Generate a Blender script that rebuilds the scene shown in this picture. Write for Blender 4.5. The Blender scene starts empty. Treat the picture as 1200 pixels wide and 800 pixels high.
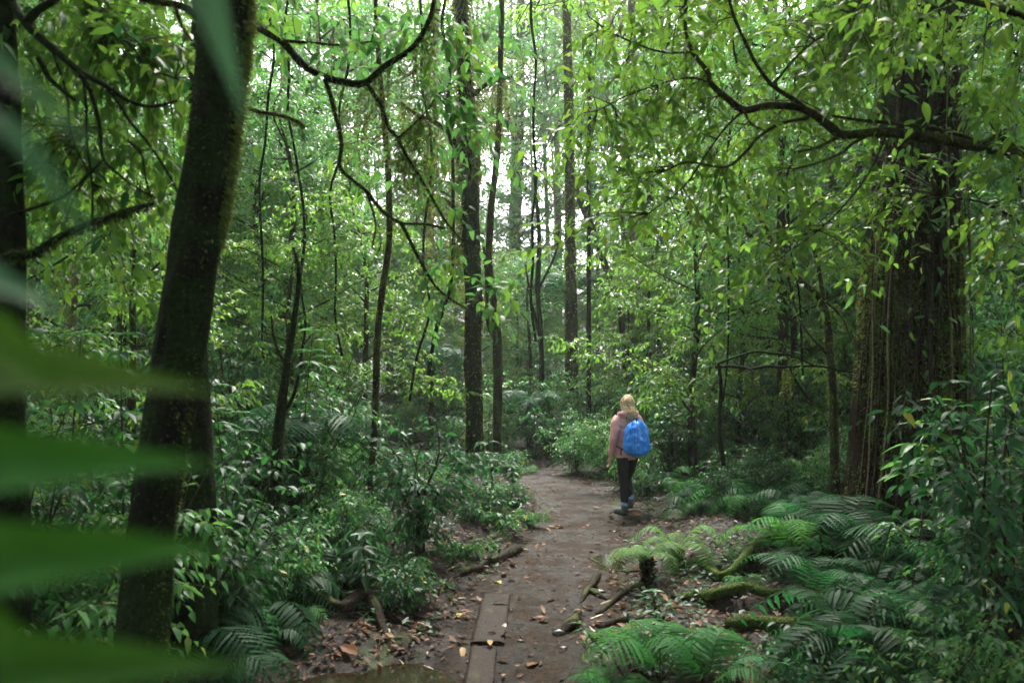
import bpy, math, random
import numpy as np
from mathutils import Vector, Matrix

rng = np.random.default_rng(7)
random.seed(7)
R = math.radians
sc = bpy.context.scene
COL = sc.collection

# ---------------------------------------------------------------- camera, sky, sun, exposure
CAMZ = 2.05
FPX = 933.0          # focal length in photo pixels (1200 wide)
HOR = 425.0          # photo row of the horizon
cam_d = bpy.data.cameras.new('camera')
cam = bpy.data.objects.new('camera', cam_d)
COL.objects.link(cam)
cam.location = (0, 0, CAMZ)
cam.rotation_euler = (R(90), 0, 0)
cam_d.sensor_width = 36
cam_d.lens = FPX / 1200 * 36
cam_d.shift_y = 25 / 1200
cam_d.clip_start = 0.05
cam_d.clip_end = 1000
cam_d.dof.use_dof = True
cam_d.dof.focus_distance = 11.0
cam_d.dof.aperture_fstop = 1.85
sc.camera = cam

SUN_EL, SUN_AZ = 56.0, 4.0         # high, beyond the clearing
world = bpy.data.worlds.new('World')
sc.world = world
world.use_nodes = True
nt = world.node_tree
nt.nodes.clear()
wo = nt.nodes.new('ShaderNodeOutputWorld')
bg = nt.nodes.new('ShaderNodeBackground')
sky = nt.nodes.new('ShaderNodeTexSky')
sky.sky_type = 'NISHITA'
sky.sun_disc = False
sky.sun_elevation = R(SUN_EL)
sky.sun_rotation = R(SUN_AZ)
sky.dust_density = 4.0
sky.air_density = 1.2
hs = nt.nodes.new('ShaderNodeHueSaturation')
hs.inputs['Saturation'].default_value = 0.33
hs.inputs['Value'].default_value = 1.0
nt.links.new(sky.outputs[0], hs.inputs['Color'])
nt.links.new(hs.outputs[0], bg.inputs['Color'])
bg.inputs['Strength'].default_value = 0.15
nt.links.new(bg.outputs[0], wo.inputs['Surface'])

sun_d = bpy.data.lights.new('sun', 'SUN')
sun_d.energy = 1.5
sun_d.angle = R(14)
sun_d.color = (1.0, 0.96, 0.88)
sun = bpy.data.objects.new('sun', sun_d)
COL.objects.link(sun)
_sd = Vector((math.sin(R(SUN_AZ)) * math.cos(R(SUN_EL)), math.cos(R(SUN_AZ)) * math.cos(R(SUN_EL)), math.sin(R(SUN_EL))))
sun.rotation_euler = _sd.to_track_quat('Z', 'Y').to_euler()

sc.view_settings.view_transform = 'Standard'
sc.view_settings.look = 'None'
sc.view_settings.gamma = 1.0
sc.view_settings.exposure = 3.15
cy = sc.cycles
cy.max_bounces = 7
cy.diffuse_bounces = 2
cy.glossy_bounces = 2
cy.transmission_bounces = 5
cy.volume_bounces = 1
cy.transparent_max_bounces = 4
cy.sample_clamp_indirect = 6.0
cy.use_denoising = True
cy.use_adaptive_sampling = True
cy.adaptive_threshold = 0.012
cy.caustics_reflective = False
cy.caustics_refractive = False

HAZE = 0.0010

def W(px, py, d):
    """a photo pixel and a distance in metres -> a place in the wood"""
    return np.array([(px - 600) / FPX * d, d, CAMZ - (py - HOR) / FPX * d])

# ---------------------------------------------------------------- noise and terrain
def _hash(ix, iy, s):
    n = (ix.astype(np.int64) * 374761393 + iy.astype(np.int64) * 668265263 + s * 974711) & 0xffffffff
    n = ((n ^ (n >> 13)) * 1274126177) & 0xffffffff
    return ((n ^ (n >> 16)) & 0xffff) / 65535.0

def vnoise(x, y, s=0):
    x = np.asarray(x, float); y = np.asarray(y, float)
    ix = np.floor(x); iy = np.floor(y)
    fx = x - ix; fy = y - iy
    fx = fx * fx * (3 - 2 * fx); fy = fy * fy * (3 - 2 * fy)
    a = _hash(ix, iy, s); b = _hash(ix + 1, iy, s)
    c = _hash(ix, iy + 1, s); d = _hash(ix + 1, iy + 1, s)
    return (a + (b - a) * fx) * (1 - fy) + (c + (d - c) * fx) * fy - 0.5

def fbm(x, y, s=0, o=4):
    t = 0; a = 1.0; f = 1.0
    for k in range(o):
        t = t + a * vnoise(np.asarray(x) * f + 17.3 * k, np.asarray(y) * f - 9.1 * k, s + k)
        a *= .5; f *= 2.03
    return t

PATH = np.array([(0.0, -4), (.05, 3), (.12, 5.1), (.32, 7), (.58, 8.6), (1.05, 10.9), (.95, 13.0), (.45, 15.0),
                 (-.9, 16.6), (-3.0, 19), (-4.6, 23), (-6, 28), (-9, 31)])
PHW = np.array([.68, .68, .62, .54, .48, .52, .5, .42, .4, .5, .6, .6, .5])

def pdist(x, y):
    """distance outside the path's edge, signed by side (negative side = left)"""
    x = np.asarray(x, float); y = np.asarray(y, float)
    best = np.full(x.shape, 1e9); side = np.zeros(x.shape)
    for k in range(len(PATH) - 1):
        a = PATH[k]; b = PATH[k + 1]; ab = b - a
        t = np.clip(((x - a[0]) * ab[0] + (y - a[1]) * ab[1]) / (ab @ ab), 0, 1)
        dx = x - a[0] - t * ab[0]; dy = y - a[1] - t * ab[1]
        hw = PHW[k] + t * (PHW[k + 1] - PHW[k])
        dd = np.hypot(dx, dy) - hw
        sd = np.sign(ab[1] * dx - ab[0] * dy)
        m = dd < best
        best = np.where(m, dd, best); side = np.where(m, sd, side)
    return best, side

def sstep(a, b, v):
    t = np.clip((v - a) / (b - a), 0, 1)
    return t * t * (3 - 2 * t)

def H(x, y):
    x = np.asarray(x, float); y = np.asarray(y, float)
    d, s = pdist(x, y)
    d = d + .18 * fbm(x * 1.3, y * 1.3, 3, 3)
    left = s < 0
    h = -.03 + .02 * fbm(x * 2.1, y * 2.1, 5, 4) * (1 + 3 * np.clip(d, 0, 1))
    bankL = .10 + .32 * np.exp(-((y - 11) / 2.6) ** 2)
    h = h + np.where(left, bankL * sstep(0.05, 0.8, d) + .05 * np.clip(d - .8, 0, 4), .10 * sstep(0, .8, d) + .06 * np.clip(d - .3, 0, 5))
    # a couple of mossy natural steps right of the path
    rs = (~left) & (y < 9.5)
    st = .10 * sstep(6.55, 6.62, y) + .10 * sstep(7.35, 7.42, y) - .12
    h = h + np.where(rs, st * sstep(.5, 1.0, d), 0)
    h = h + .22 * fbm(x * .35, y * .35, 11, 3) * np.clip(d * .5, 0, 1)
    far = np.clip(y - 17, 0, None)
    h = h + .035 * far + .0022 * np.clip(y - 32, 0, 90) ** 1.75
    h = h + .02 * np.clip(np.abs(x) - 6, 0, 60) ** 1.25
    # hollow of the puddle
    h = h - .24 * np.exp(-(((x + .98) / .60) ** 2 + ((y - 5.05) / .60) ** 2) ** 1.5)
    h = h - .035 * np.exp(-(((x - 1.02) / .28) ** 2 + ((y - 8.2) / 1.0) ** 2))
    return h

def Hs(x, y):
    return float(H(np.array([x]), np.array([y]))[0])

# ---------------------------------------------------------------- materials
def mat_base(name):
    m = bpy.data.materials.new(name); m.use_nodes = True
    n = m.node_tree.nodes; l = m.node_tree.links
    return m, n, l, n['Principled BSDF']

def leaf_mat(name, cols, trans=.35, rough=.42, tcol=(.30, .45, .06), spec=.5, vein=False, objvar=.22):
    m, n, l, p = mat_base(name)
    at = n.new('ShaderNodeAttribute'); at.attribute_name = 'rnd'
    ramp = n.new('ShaderNodeValToRGB')
    er = ramp.color_ramp
    for k, (pos, c) in enumerate(cols):
        e = er.elements[k] if k < 2 else er.elements.new(pos)
        e.position = pos; e.color = (*c, 1)
    l.new(at.outputs['Fac'], ramp.inputs[0])
    oi = n.new('ShaderNodeObjectInfo')
    hsv = n.new('ShaderNodeHueSaturation')
    mr = n.new('ShaderNodeMapRange'); mr.inputs[3].default_value = 1 - objvar; mr.inputs[4].default_value = 1 + objvar
    mh = n.new('ShaderNodeMapRange'); mh.inputs[3].default_value = .485; mh.inputs[4].default_value = .52
    l.new(oi.outputs['Random'], mr.inputs[0]); l.new(oi.outputs['Random'], mh.inputs[0])
    l.new(mr.outputs[0], hsv.inputs['Value']); l.new(mh.outputs[0], hsv.inputs['Hue'])
    l.new(ramp.outputs[0], hsv.inputs['Color'])
    # mottling within a leaf
    tc = n.new('ShaderNodeTexCoord'); nz = n.new('ShaderNodeTexNoise'); nz.inputs['Scale'].default_value = 22; nz.inputs['Detail'].default_value = 3
    l.new(tc.outputs['Object'], nz.inputs['Vector'])
    mm = n.new('ShaderNodeMapRange'); mm.inputs[3].default_value = .72; mm.inputs[4].default_value = 1.25
    l.new(nz.outputs['Fac'], mm.inputs[0])
    vm = n.new('ShaderNodeVectorMath'); vm.operation = 'SCALE'
    l.new(hsv.outputs[0], vm.inputs[0]); l.new(mm.outputs[0], vm.inputs['Scale'])
    l.new(vm.outputs[0], p.inputs['Base Color'])
    p.inputs['Roughness'].default_value = rough
    p.inputs['Specular IOR Level'].default_value = spec
    tr = n.new('ShaderNodeBsdfTranslucent')
    mx = n.new('ShaderNodeMix'); mx.data_type = 'RGBA'; mx.blend_type = 'MIX'; mx.inputs[0].default_value = .6
    l.new(vm.outputs[0], mx.inputs['A']); mx.inputs['B'].default_value = (*tcol, 1)
    l.new(mx.outputs['Result'], tr.inputs['Color'])
    ms = n.new('ShaderNodeMixShader'); ms.inputs[0].default_value = trans
    l.new(p.outputs[0], ms.inputs[1]); l.new(tr.outputs[0], ms.inputs[2])
    l.new(ms.outputs[0], n['Material Output'].inputs['Surface'])
    return m

M = {}
M['canopy'] = leaf_mat('canopy_leaf', [(0, (.030, .11, .018)), (.6, (.070, .175, .028)), (.93, (.15, .24, .035)), (1, (.35, .32, .03))], .5, .42, (.22, .42, .045), .3)
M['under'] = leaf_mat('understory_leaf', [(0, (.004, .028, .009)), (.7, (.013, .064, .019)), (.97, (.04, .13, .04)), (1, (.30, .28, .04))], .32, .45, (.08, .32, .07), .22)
M['mid'] = leaf_mat('shrub_leaf', [(0, (.024, .10, .030)), (.65, (.06, .18, .05)), (.95, (.13, .24, .055)), (1, (.36, .32, .04))], .42, .42, (.17, .42, .08), .3)
M['fern'] = leaf_mat('fern_leaf', [(0, (.010, .075, .018)), (.6, (.022, .125, .025)), (1, (.06, .19, .03))], .35, .6, (.14, .42, .04), .12)
M['fern_pale'] = leaf_mat('pale_fern_leaf', [(0, (.04, .12, .03)), (1, (.09, .19, .05))], .35, .6, (.24, .42, .09), .12)
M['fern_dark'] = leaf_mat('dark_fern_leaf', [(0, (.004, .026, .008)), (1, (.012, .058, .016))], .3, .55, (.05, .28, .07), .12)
M['front'] = leaf_mat('near_leaf', [(0, (.02, .10, .012)), (1, (.07, .17, .012))], .45, .5, (.13, .34, .01), .3)
M['dry'] = leaf_mat('dry_leaf', [(0, (.015, .008, .005)), (.45, (.075, .032, .016)), (.8, (.20, .095, .045)), (1, (.26, .17, .09))], .12, .6, (.3, .15, .05), .15)
M['yellow'] = leaf_mat('yellow_leaf', [(0, (.45, .40, .05)), (1, (.5, .48, .1))], .3, .45, (.5, .45, .05))
M['palel'] = leaf_mat('pale_dead_leaf', [(0, (.28, .23, .15)), (1, (.34, .29, .2))], .1, .5, (.5, .4, .2))
M['moss'] = leaf_mat('moss', [(0, (.035, .07, .012)), (.6, (.085, .13, .025)), (1, (.20, .24, .06))], .3, .8, (.3, .3, .06), .2)
M['mossdk'] = leaf_mat('dark_moss', [(0, (.02, .045, .01)), (1, (.06, .09, .02))], .15, .85, (.1, .15, .03), .1)

def bark_mat(name, c1, c2, moss, mossamt, scale=6, stretch=.18, rough=.8, bump=.5):
    m, n, l, p = mat_base(name)
    tc = n.new('ShaderNodeTexCoord'); mp = n.new('ShaderNodeMapping')
    mp.inputs['Scale'].default_value = (scale, scale, scale * stretch)
    l.new(tc.outputs['Object'], mp.inputs['Vector'])
    nz = n.new('ShaderNodeTexNoise'); nz.inputs['Scale'].default_value = 3; nz.inputs['Detail'].default_value = 8; nz.inputs['Roughness'].default_value = .7
    l.new(mp.outputs[0], nz.inputs['Vector'])
    cr = n.new('ShaderNodeValToRGB'); cr.color_ramp.elements[0].position = .33; cr.color_ramp.elements[1].position = .72
    cr.color_ramp.elements[0].color = (*c1, 1); cr.color_ramp.elements[1].color = (*c2, 1)
    l.new(nz.outputs['Fac'], cr.inputs[0])
    n2 = n.new('ShaderNodeTexNoise'); n2.inputs['Scale'].default_value = 4.5; n2.inputs['Detail'].default_value = 6
    l.new(tc.outputs['Object'], n2.inputs['Vector'])
    mr = n.new('ShaderNodeMapRange'); mr.inputs[1].default_value = .62 - mossamt * .45; mr.inputs[2].default_value = .72 - mossamt * .45
    l.new(n2.outputs['Fac'], mr.inputs[0])
    mx = n.new('ShaderNodeMix'); mx.data_type = 'RGBA'
    l.new(mr.outputs[0], mx.inputs[0]); l.new(cr.outputs[0], mx.inputs['A']); mx.inputs['B'].default_value = (*moss, 1)
    n3 = n.new('ShaderNodeTexNoise'); n3.inputs['Scale'].default_value = 45; n3.inputs['Detail'].default_value = 3
    l.new(tc.outputs['Object'], n3.inputs['Vector'])
    m3 = n.new('ShaderNodeMapRange'); m3.inputs[1].default_value = .3; m3.inputs[2].default_value = .75; m3.inputs[3].default_value = .45; m3.inputs[4].default_value = 1.6
    l.new(n3.outputs['Fac'], m3.inputs[0])
    vm = n.new('ShaderNodeVectorMath'); vm.operation = 'SCALE'
    l.new(mx.outputs['Result'], vm.inputs[0]); l.new(m3.outputs[0], vm.inputs['Scale'])
    l.new(vm.outputs[0], p.inputs['Base Color'])
    p.inputs['Roughness'].default_value = rough; p.inputs['Specular IOR Level'].default_value = .08
    bp = n.new('ShaderNodeBump'); bp.inputs['Strength'].default_value = bump; bp.inputs['Distance'].default_value = .03
    ad = n.new('ShaderNodeMath'); ad.operation = 'ADD'
    l.new(nz.outputs['Fac'], ad.inputs[0]); l.new(n3.outputs['Fac'], ad.inputs[1])
    l.new(ad.outputs[0], bp.inputs['Height']); l.new(bp.outputs[0], p.inputs['Normal'])
    return m

M['bark'] = bark_mat('mossy_bark', (.012, .010, .007), (.05, .04, .026), (.04, .055, .014), .35)
M['barkred'] = bark_mat('fibrous_red_bark', (.004, .003, .002), (.042, .021, .013), (.018, .026, .008), .35, 9, .07, .85, .8)
M['barkdk'] = bark_mat('dark_mossy_bark', (.003, .0035, .002), (.012, .012, .007), (.010, .020, .005), .5, 7, .4)
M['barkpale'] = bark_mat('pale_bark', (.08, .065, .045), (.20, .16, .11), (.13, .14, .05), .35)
M['twig'] = bark_mat('twig_bark', (.02, .018, .012), (.06, .05, .03), (.05, .06, .02), .3, 14, .6)
M['root'] = bark_mat('root_bark', (.010, .008, .006), (.045, .032, .022), (.05, .06, .02), .18, 10, 1)
M['mosslog'] = bark_mat('mossy_log_bark', (.015, .011, .007), (.06, .045, .03), (.04, .065, .012), .5, 8, 1)

def ground_mat():
    m, n, l, p = mat_base('forest_ground')
    tc = n.new('ShaderNodeTexCoord')
    at = n.new('ShaderNodeAttribute'); at.attribute_name = 'path'
    def noise(s, d=6, r=.6):
        q = n.new('ShaderNodeTexNoise'); q.inputs['Scale'].default_value = s; q.inputs['Detail'].default_value = d; q.inputs['Roughness'].default_value = r
        l.new(tc.outputs['Object'], q.inputs['Vector']); return q
    def ramp(src, stops):
        q = n.new('ShaderNodeValToRGB')
        for k, (pos, c) in enumerate(stops):
            e = q.color_ramp.elements[k] if k < 2 else q.color_ramp.elements.new(pos)
            e.position = pos; e.color = (*c, 1)
        l.new(src, q.inputs[0]); return q
    a = noise(2.6, 8, .65); b = noise(34, 6, .7); c = noise(110, 3, .6)
    mud = ramp(a.outputs['Fac'], [(.36, (.005, .0028, .0014)), (.5, (.013, .0075, .004)), (.64, (.030, .018, .010))])
    grit = n.new('ShaderNodeMapRange'); grit.inputs[1].default_value = .3; grit.inputs[2].default_value = .7; grit.inputs[3].default_value = .4; grit.inputs[4].default_value = 1.7
    l.new(c.outputs['Fac'], grit.inputs[0])
    v1 = n.new('ShaderNodeVectorMath'); v1.operation = 'SCALE'; l.new(mud.outputs[0], v1.inputs[0]); l.new(grit.outputs[0], v1.inputs['Scale'])
    blot = noise(11, 6, .72)
    bm = n.new('ShaderNodeMapRange'); bm.inputs[1].default_value = .36; bm.inputs[2].default_value = .62; bm.inputs[3].default_value = .45; bm.inputs[4].default_value = 1.35
    l.new(blot.outputs['Fac'], bm.inputs[0])
    v2 = n.new('ShaderNodeVectorMath'); v2.operation = 'SCALE'; l.new(v1.outputs[0], v2.inputs[0]); l.new(bm.outputs[0], v2.inputs['Scale']); v1 = v2
    soil = ramp(b.outputs['Fac'], [(.3, (.004, .003, .002)), (.5, (.012, .008, .006)), (.7, (.035, .02, .012))])
    mossn = noise(1.7, 5, .6)
    mr = n.new('ShaderNodeMapRange'); mr.inputs[1].default_value = .56; mr.inputs[2].default_value = .66
    l.new(mossn.outputs['Fac'], mr.inputs[0])
    mo = n.new('ShaderNodeMix'); mo.data_type = 'RGBA'; l.new(mr.outputs[0], mo.inputs[0]); l.new(soil.outputs[0], mo.inputs['A']); mo.inputs['B'].default_value = (.03, .05, .012, 1)
    # ragged edge between mud and soil
    ed = n.new('ShaderNodeMath'); ed.operation = 'MULTIPLY_ADD'; l.new(b.outputs['Fac'], ed.inputs[0]); ed.inputs[1].default_value = .9; ed.inputs[2].default_value = -.45
    ed2 = n.new('ShaderNodeMath'); ed2.operation = 'ADD'; l.new(at.outputs['Fac'], ed2.inputs[0]); l.new(ed.outputs[0], ed2.inputs[1])
    em = n.new('ShaderNodeMapRange'); em.inputs[1].default_value = .3; em.inputs[2].default_value = .62; l.new(ed2.outputs[0], em.inputs[0])
    mx = n.new('ShaderNodeMix'); mx.data_type = 'RGBA'; l.new(em.outputs[0], mx.inputs[0]); l.new(mo.outputs['Result'], mx.inputs['A']); l.new(v1.outputs[0], mx.inputs['B'])
    l.new(mx.outputs['Result'], p.inputs['Base Color'])
    rr = n.new('ShaderNodeMapRange'); rr.inputs[1].default_value = .40; rr.inputs[2].default_value = .56; rr.inputs[3].default_value = .28; rr.inputs[4].default_value = .85; p.inputs['Specular IOR Level'].default_value = .14
    l.new(a.outputs['Fac'], rr.inputs[0]); l.new(rr.outputs[0], p.inputs['Roughness'])
    bp = n.new('ShaderNodeBump'); bp.inputs['Strength'].default_value = .8; bp.inputs['Distance'].default_value = .02
    s1 = n.new('ShaderNodeMath'); s1.operation = 'MULTIPLY_ADD'; l.new(c.outputs['Fac'], s1.inputs[0]); s1.inputs[1].default_value = .35; l.new(b.outputs['Fac'], s1.inputs[2])
    l.new(s1.outputs[0], bp.inputs['Height']); l.new(bp.outputs[0], p.inputs['Normal'])
    return m
M['ground'] = ground_mat()

def simple_mat(name, col, rough=.6, spec=.5, noise_s=0, var=.3, bump=0):
    m, n, l, p = mat_base(name)
    p.inputs['Roughness'].default_value = rough; p.inputs['Specular IOR Level'].default_value = spec
    tc = n.new('ShaderNodeTexCoord'); nz = n.new('ShaderNodeTexNoise'); nz.inputs['Scale'].default_value = noise_s or 8; nz.inputs['Detail'].default_value = 5
    l.new(tc.outputs['Object'], nz.inputs['Vector'])
    mr = n.new('ShaderNodeMapRange'); mr.inputs[3].default_value = 1 - var; mr.inputs[4].default_value = 1 + var
    l.new(nz.outputs['Fac'], mr.inputs[0])
    vm = n.new('ShaderNodeVectorMath'); vm.operation = 'SCALE'; vm.inputs[0].default_value = col
    l.new(mr.outputs[0], vm.inputs['Scale']); l.new(vm.outputs[0], p.inputs['Base Color'])
    if bump:
        bp = n.new('ShaderNodeBump'); bp.inputs['Strength'].default_value = bump; bp.inputs['Distance'].default_value = .01
        l.new(nz.outputs['Fac'], bp.inputs['Height']); l.new(bp.outputs[0], p.inputs['Normal'])
    return m

def water_mat():
    m, n, l, p = mat_base('puddle_water')
    gl = n.new('ShaderNodeBsdfGlossy'); gl.inputs['Roughness'].default_value = .04
    gl.inputs['Color'].default_value = (.9, .9, .9, 1)
    tr = n.new('ShaderNodeBsdfTransparent'); tr.inputs['Color'].default_value = (.55, .45, .33, 1)
    p.inputs['Base Color'].default_value = (.022, .015, .007, 1); p.inputs['Roughness'].default_value = .15
    m1 = n.new('ShaderNodeMixShader'); m1.inputs[0].default_value = .5
    l.new(tr.outputs[0], m1.inputs[1]); l.new(p.outputs[0], m1.inputs[2])
    fr = n.new('ShaderNodeFresnel'); fr.inputs['IOR'].default_value = 1.33
    m2 = n.new('ShaderNodeMixShader'); l.new(fr.outputs[0], m2.inputs[0]); l.new(m1.outputs[0], m2.inputs[1]); l.new(gl.outputs[0], m2.inputs[2])
    tc = n.new('ShaderNodeTexCoord'); nz = n.new('ShaderNodeTexNoise'); nz.inputs['Scale'].default_value = 14
    l.new(tc.outputs['Object'], nz.inputs['Vector'])
    bp = n.new('ShaderNodeBump'); bp.inputs['Strength'].default_value = .08; bp.inputs['Distance'].default_value = .01
    l.new(nz.outputs['Fac'], bp.inputs['Height']); l.new(bp.outputs[0], gl.inputs['Normal']); l.new(bp.outputs[0], fr.inputs['Normal'])
    l.new(m2.outputs[0], n['Material Output'].inputs['Surface'])
    return m
M['water'] = water_mat()
M['plank'] = bark_mat('wet_plank', (.012, .008, .006), (.036, .024, .018), (.05, .055, .025), .05, 12, 1, .45, .4)
M['stone'] = simple_mat('dark_wet_stone', (.03, .028, .026), .4, .5, 12, .5, .5)

# ---------------------------------------------------------------- mesh collecting
class MB:
    def __init__(s):
        s.v = []; s.t = []; s.q = []; s.r = []; s.n = 0; s.tm = []; s.qm = []
    def add(s, v, t=None, q=None, r=None, m=0):
        v = np.asarray(v, float).reshape(-1, 3)
        if t is not None and len(t): t = np.asarray(t); s.t.append(t + s.n); s.tm.append(np.full(len(t), m))
        if q is not None and len(q): q = np.asarray(q); s.q.append(q + s.n); s.qm.append(np.full(len(q), m))
        s.v.append(v); s.r.append(np.full(len(v), .5) if r is None else np.broadcast_to(np.asarray(r, float), (len(v),)).copy())
        s.n += len(v)
    def mesh(s, name, mats, smooth=True):
        me = bpy.data.meshes.new(name)
        V = np.concatenate(s.v) if s.v else np.zeros((0, 3))
        T = np.concatenate(s.t) if s.t else np.zeros((0, 3), int)
        Q = np.concatenate(s.q) if s.q else np.zeros((0, 4), int)
        me.vertices.add(len(V)); me.vertices.foreach_set('co', V.astype(np.float32).ravel())
        nl = T.size + Q.size
        me.loops.add(nl); me.loops.foreach_set('vertex_index', np.concatenate([T.ravel(), Q.ravel()]).astype(np.int32))
        npoly = len(T) + len(Q)
        me.polygons.add(npoly)
        st = np.concatenate([np.arange(len(T)) * 3, T.size + np.arange(len(Q)) * 4]).astype(np.int32)
        me.polygons.foreach_set('loop_start', st)
        mi = np.concatenate((s.tm or [np.zeros(0)]) + (s.qm or [np.zeros(0)])).astype(np.int32)
        if not isinstance(mats, (list, tuple)): mats = [mats]
        for m in mats: me.materials.append(m)
        if len(mats) > 1: me.polygons.foreach_set('material_index', mi)
        a = me.attributes.new('rnd', 'FLOAT', 'POINT')
        a.data.foreach_set('value', np.concatenate(s.r).astype(np.float32) if s.r else [])
        me.update(calc_edges=True)
        if smooth: me.polygons.foreach_set('use_smooth', np.ones(npoly, bool))
        return me

def new_obj(name, me, parent=None, loc=None):
    o = bpy.data.objects.new(name, me); COL.objects.link(o)
    if parent is not None: o.parent = parent
    if loc is not None: o.location = loc
    return o

def tag(o, label=None, cat=None, group=None, kind=None):
    if label: o['label'] = label
    if cat: o['category'] = cat
    if group: o['group'] = group
    if kind: o['kind'] = kind
    return o

def thing(name, label, cat, loc=(0, 0, 0), rz=0, group=None):
    o = bpy.data.objects.new(name, None); COL.objects.link(o)
    o.location = loc; o.rotation_euler = (0, 0, rz)
    o.empty_display_size = .1
    return tag(o, label, cat, group)

def dup(root, loc, rz=0, s=1.0, label=None, group=None, tilt=(0, 0)):
    r = root.copy(); COL.objects.link(r)
    r.location = loc; r.rotation_euler = (tilt[0], tilt[1], rz)
    r.scale = (s, s, s) if np.isscalar(s) else s
    if label: r['label'] = label
    if group: r['group'] = group
    elif 'group' in r.keys() and group == '': del r['group']
    for ch in root.children:
        c = ch.copy(); COL.objects.link(c); c.parent = r
        for g in ch.children:
            e = g.copy(); COL.objects.link(e); e.parent = c
    return r

def norm(a):
    a = np.asarray(a, float)
    return a / np.maximum(np.linalg.norm(a, axis=-1, keepdims=True), 1e-9)

def smooth_path(pts, k=6):
    P = np.asarray(pts, float); n = len(P)
    if n < 3: k = max(k, 2)
    ext = np.vstack([2 * P[0] - P[1], P, 2 * P[-1] - P[-2]])
    out = []
    for i in range(n - 1):
        p0, p1, p2, p3 = ext[i], ext[i + 1], ext[i + 2], ext[i + 3]
        for t in np.linspace(0, 1, k, endpoint=False):
            out.append(.5 * ((2 * p1) + (-p0 + p2) * t + (2 * p0 - 5 * p1 + 4 * p2 - p3) * t * t + (-p0 + 3 * p1 - 3 * p2 + p3) * t ** 3))
    out.append(P[-1])
    return np.array(out)

def tube(mb, pts, rad, seg=8, k=4, lump=.12, seed=0, m=0, cap=True, smoothit=True, rnd=.5, flute=0):
    """a limb through the points (radius at each), slightly lumpy"""
    pts = np.asarray(pts, float)
    rad = np.broadcast_to(np.asarray(rad, float), (len(pts),))
    C = smooth_path(np.column_stack([pts, rad]), k) if smoothit and len(pts) > 1 else np.column_stack([pts, rad])
    P = C[:, :3]; r = np.maximum(C[:, 3], 1e-4)
    T = norm(np.gradient(P, axis=0))
    a = np.array([1., 0, 0]) if abs(T[0][0]) < .8 else np.array([0, 1., 0])
    N = []
    u = norm(a - T[0] * (a @ T[0]))
    for t in T:
        u = norm(u - t * (u @ t)); N.append(u)
    N = np.array(N); B = np.cross(T, N)
    th = np.linspace(0, 2 * np.pi, seg, endpoint=False)
    L = np.concatenate([[0], np.cumsum(np.linalg.norm(np.diff(P, axis=0), axis=1))])
    TH, LL = np.meshgrid(th, L)
    rr = r[:, None] * (1 + lump * 2 * (vnoise(np.cos(TH) * 2 + 5 + seed, LL * 3 + np.sin(TH) * 2, seed) + .5 * vnoise(np.cos(TH) * 5 + seed, LL * 9 + np.sin(TH) * 5, seed + 1)))
    if flute: rr = rr * (1 + flute * np.sin(TH * 5 + LL * .4 + seed))
    V = P[:, None, :] + rr[..., None] * (np.cos(TH)[..., None] * N[:, None, :] + np.sin(TH)[..., None] * B[:, None, :])
    n = len(P)
    i = np.arange(n - 1)[:, None] * seg + np.arange(seg)[None, :]
    j = np.arange(n - 1)[:, None] * seg + (np.arange(seg)[None, :] + 1) % seg
    Q = np.stack([i, j, j + seg, i + seg], -1).reshape(-1, 4)
    V = V.reshape(-1, 3)
    Tt = None
    if cap:
        V = np.vstack([V, P[0], P[-1]])
        s_ = np.arange(seg)
        Tt = np.vstack([np.stack([(s_ + 1) % seg, s_, np.full(seg, n * seg)], -1),
                        np.stack([(n - 1) * seg + s_, (n - 1) * seg + (s_ + 1) % seg, np.full(seg, n * seg + 1)], -1)])
    mb.add(V, Tt, Q, rnd, m)
    return P, r

# leaf outlines: (u along, v across, w out of plane factor)
L8 = dict(u=np.array([0, .28, .28, .28, .66, .66, .66, 1.0]), v=np.array([0, -.5, 0, .5, -.36, 0, .36, 0]),
          t=np.array([(0, 2, 1), (0, 3, 2), (4, 5, 7), (5, 6, 7)]), q=np.array([(1, 2, 5, 4), (2, 3, 6, 5)]))
L4 = dict(u=np.array([0, .42, .42, .42, 1.0]), v=np.array([0, -.5, 0, .5, 0]),
          t=np.array([(0, 2, 1), (0, 3, 2), (1, 2, 4), (2, 3, 4)]), q=None)
L2 = dict(u=np.array([0, .45, .45, 1.0]), v=np.array([0, -.5, .5, 0]), t=np.array([(0, 3, 1), (0, 2, 3)]), q=None)
def fine_leaf(nu=9):
    u = []; v = []; q = []
    for k in range(nu):
        x = k / (nu - 1)
        w = .5 * (math.sin(math.pi * min(1, x * .98 + .01) ** .8) ** .85) * (1 - .25 * x)
        if k == nu - 1: w = .004
        for c in (-1, -.5, 0, .5, 1): u.append(x + .02 * abs(c)); v.append(c * w)
    for k in range(nu - 1):
        for c in range(4):
            a = k * 5 + c; q.append((a, a + 1, a + 6, a + 5))
    return dict(u=np.array(u), v=np.array(v), t=None, q=np.array(q))
LF = fine_leaf()
def toothed(nk=15):
    u = []; v = []; q = []
    for k in range(nk):
        x = k / (nk - 1); w = (.5 if k % 2 else .24) * (1 - x ** 2.2) ** .8 * min(1, .55 + x * 3)
        for c in (-1, 0, 1): u.append(x - (.025 * abs(c) if k % 2 == 0 else -.02 * abs(c))); v.append(c * w)
    for k in range(nk - 1):
        for c in range(2): a = k * 3 + c; q.append((a, a + 1, a + 4, a + 3))
    return dict(u=np.array(u), v=np.array(v), t=None, q=np.array(q))
LT = toothed()

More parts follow.
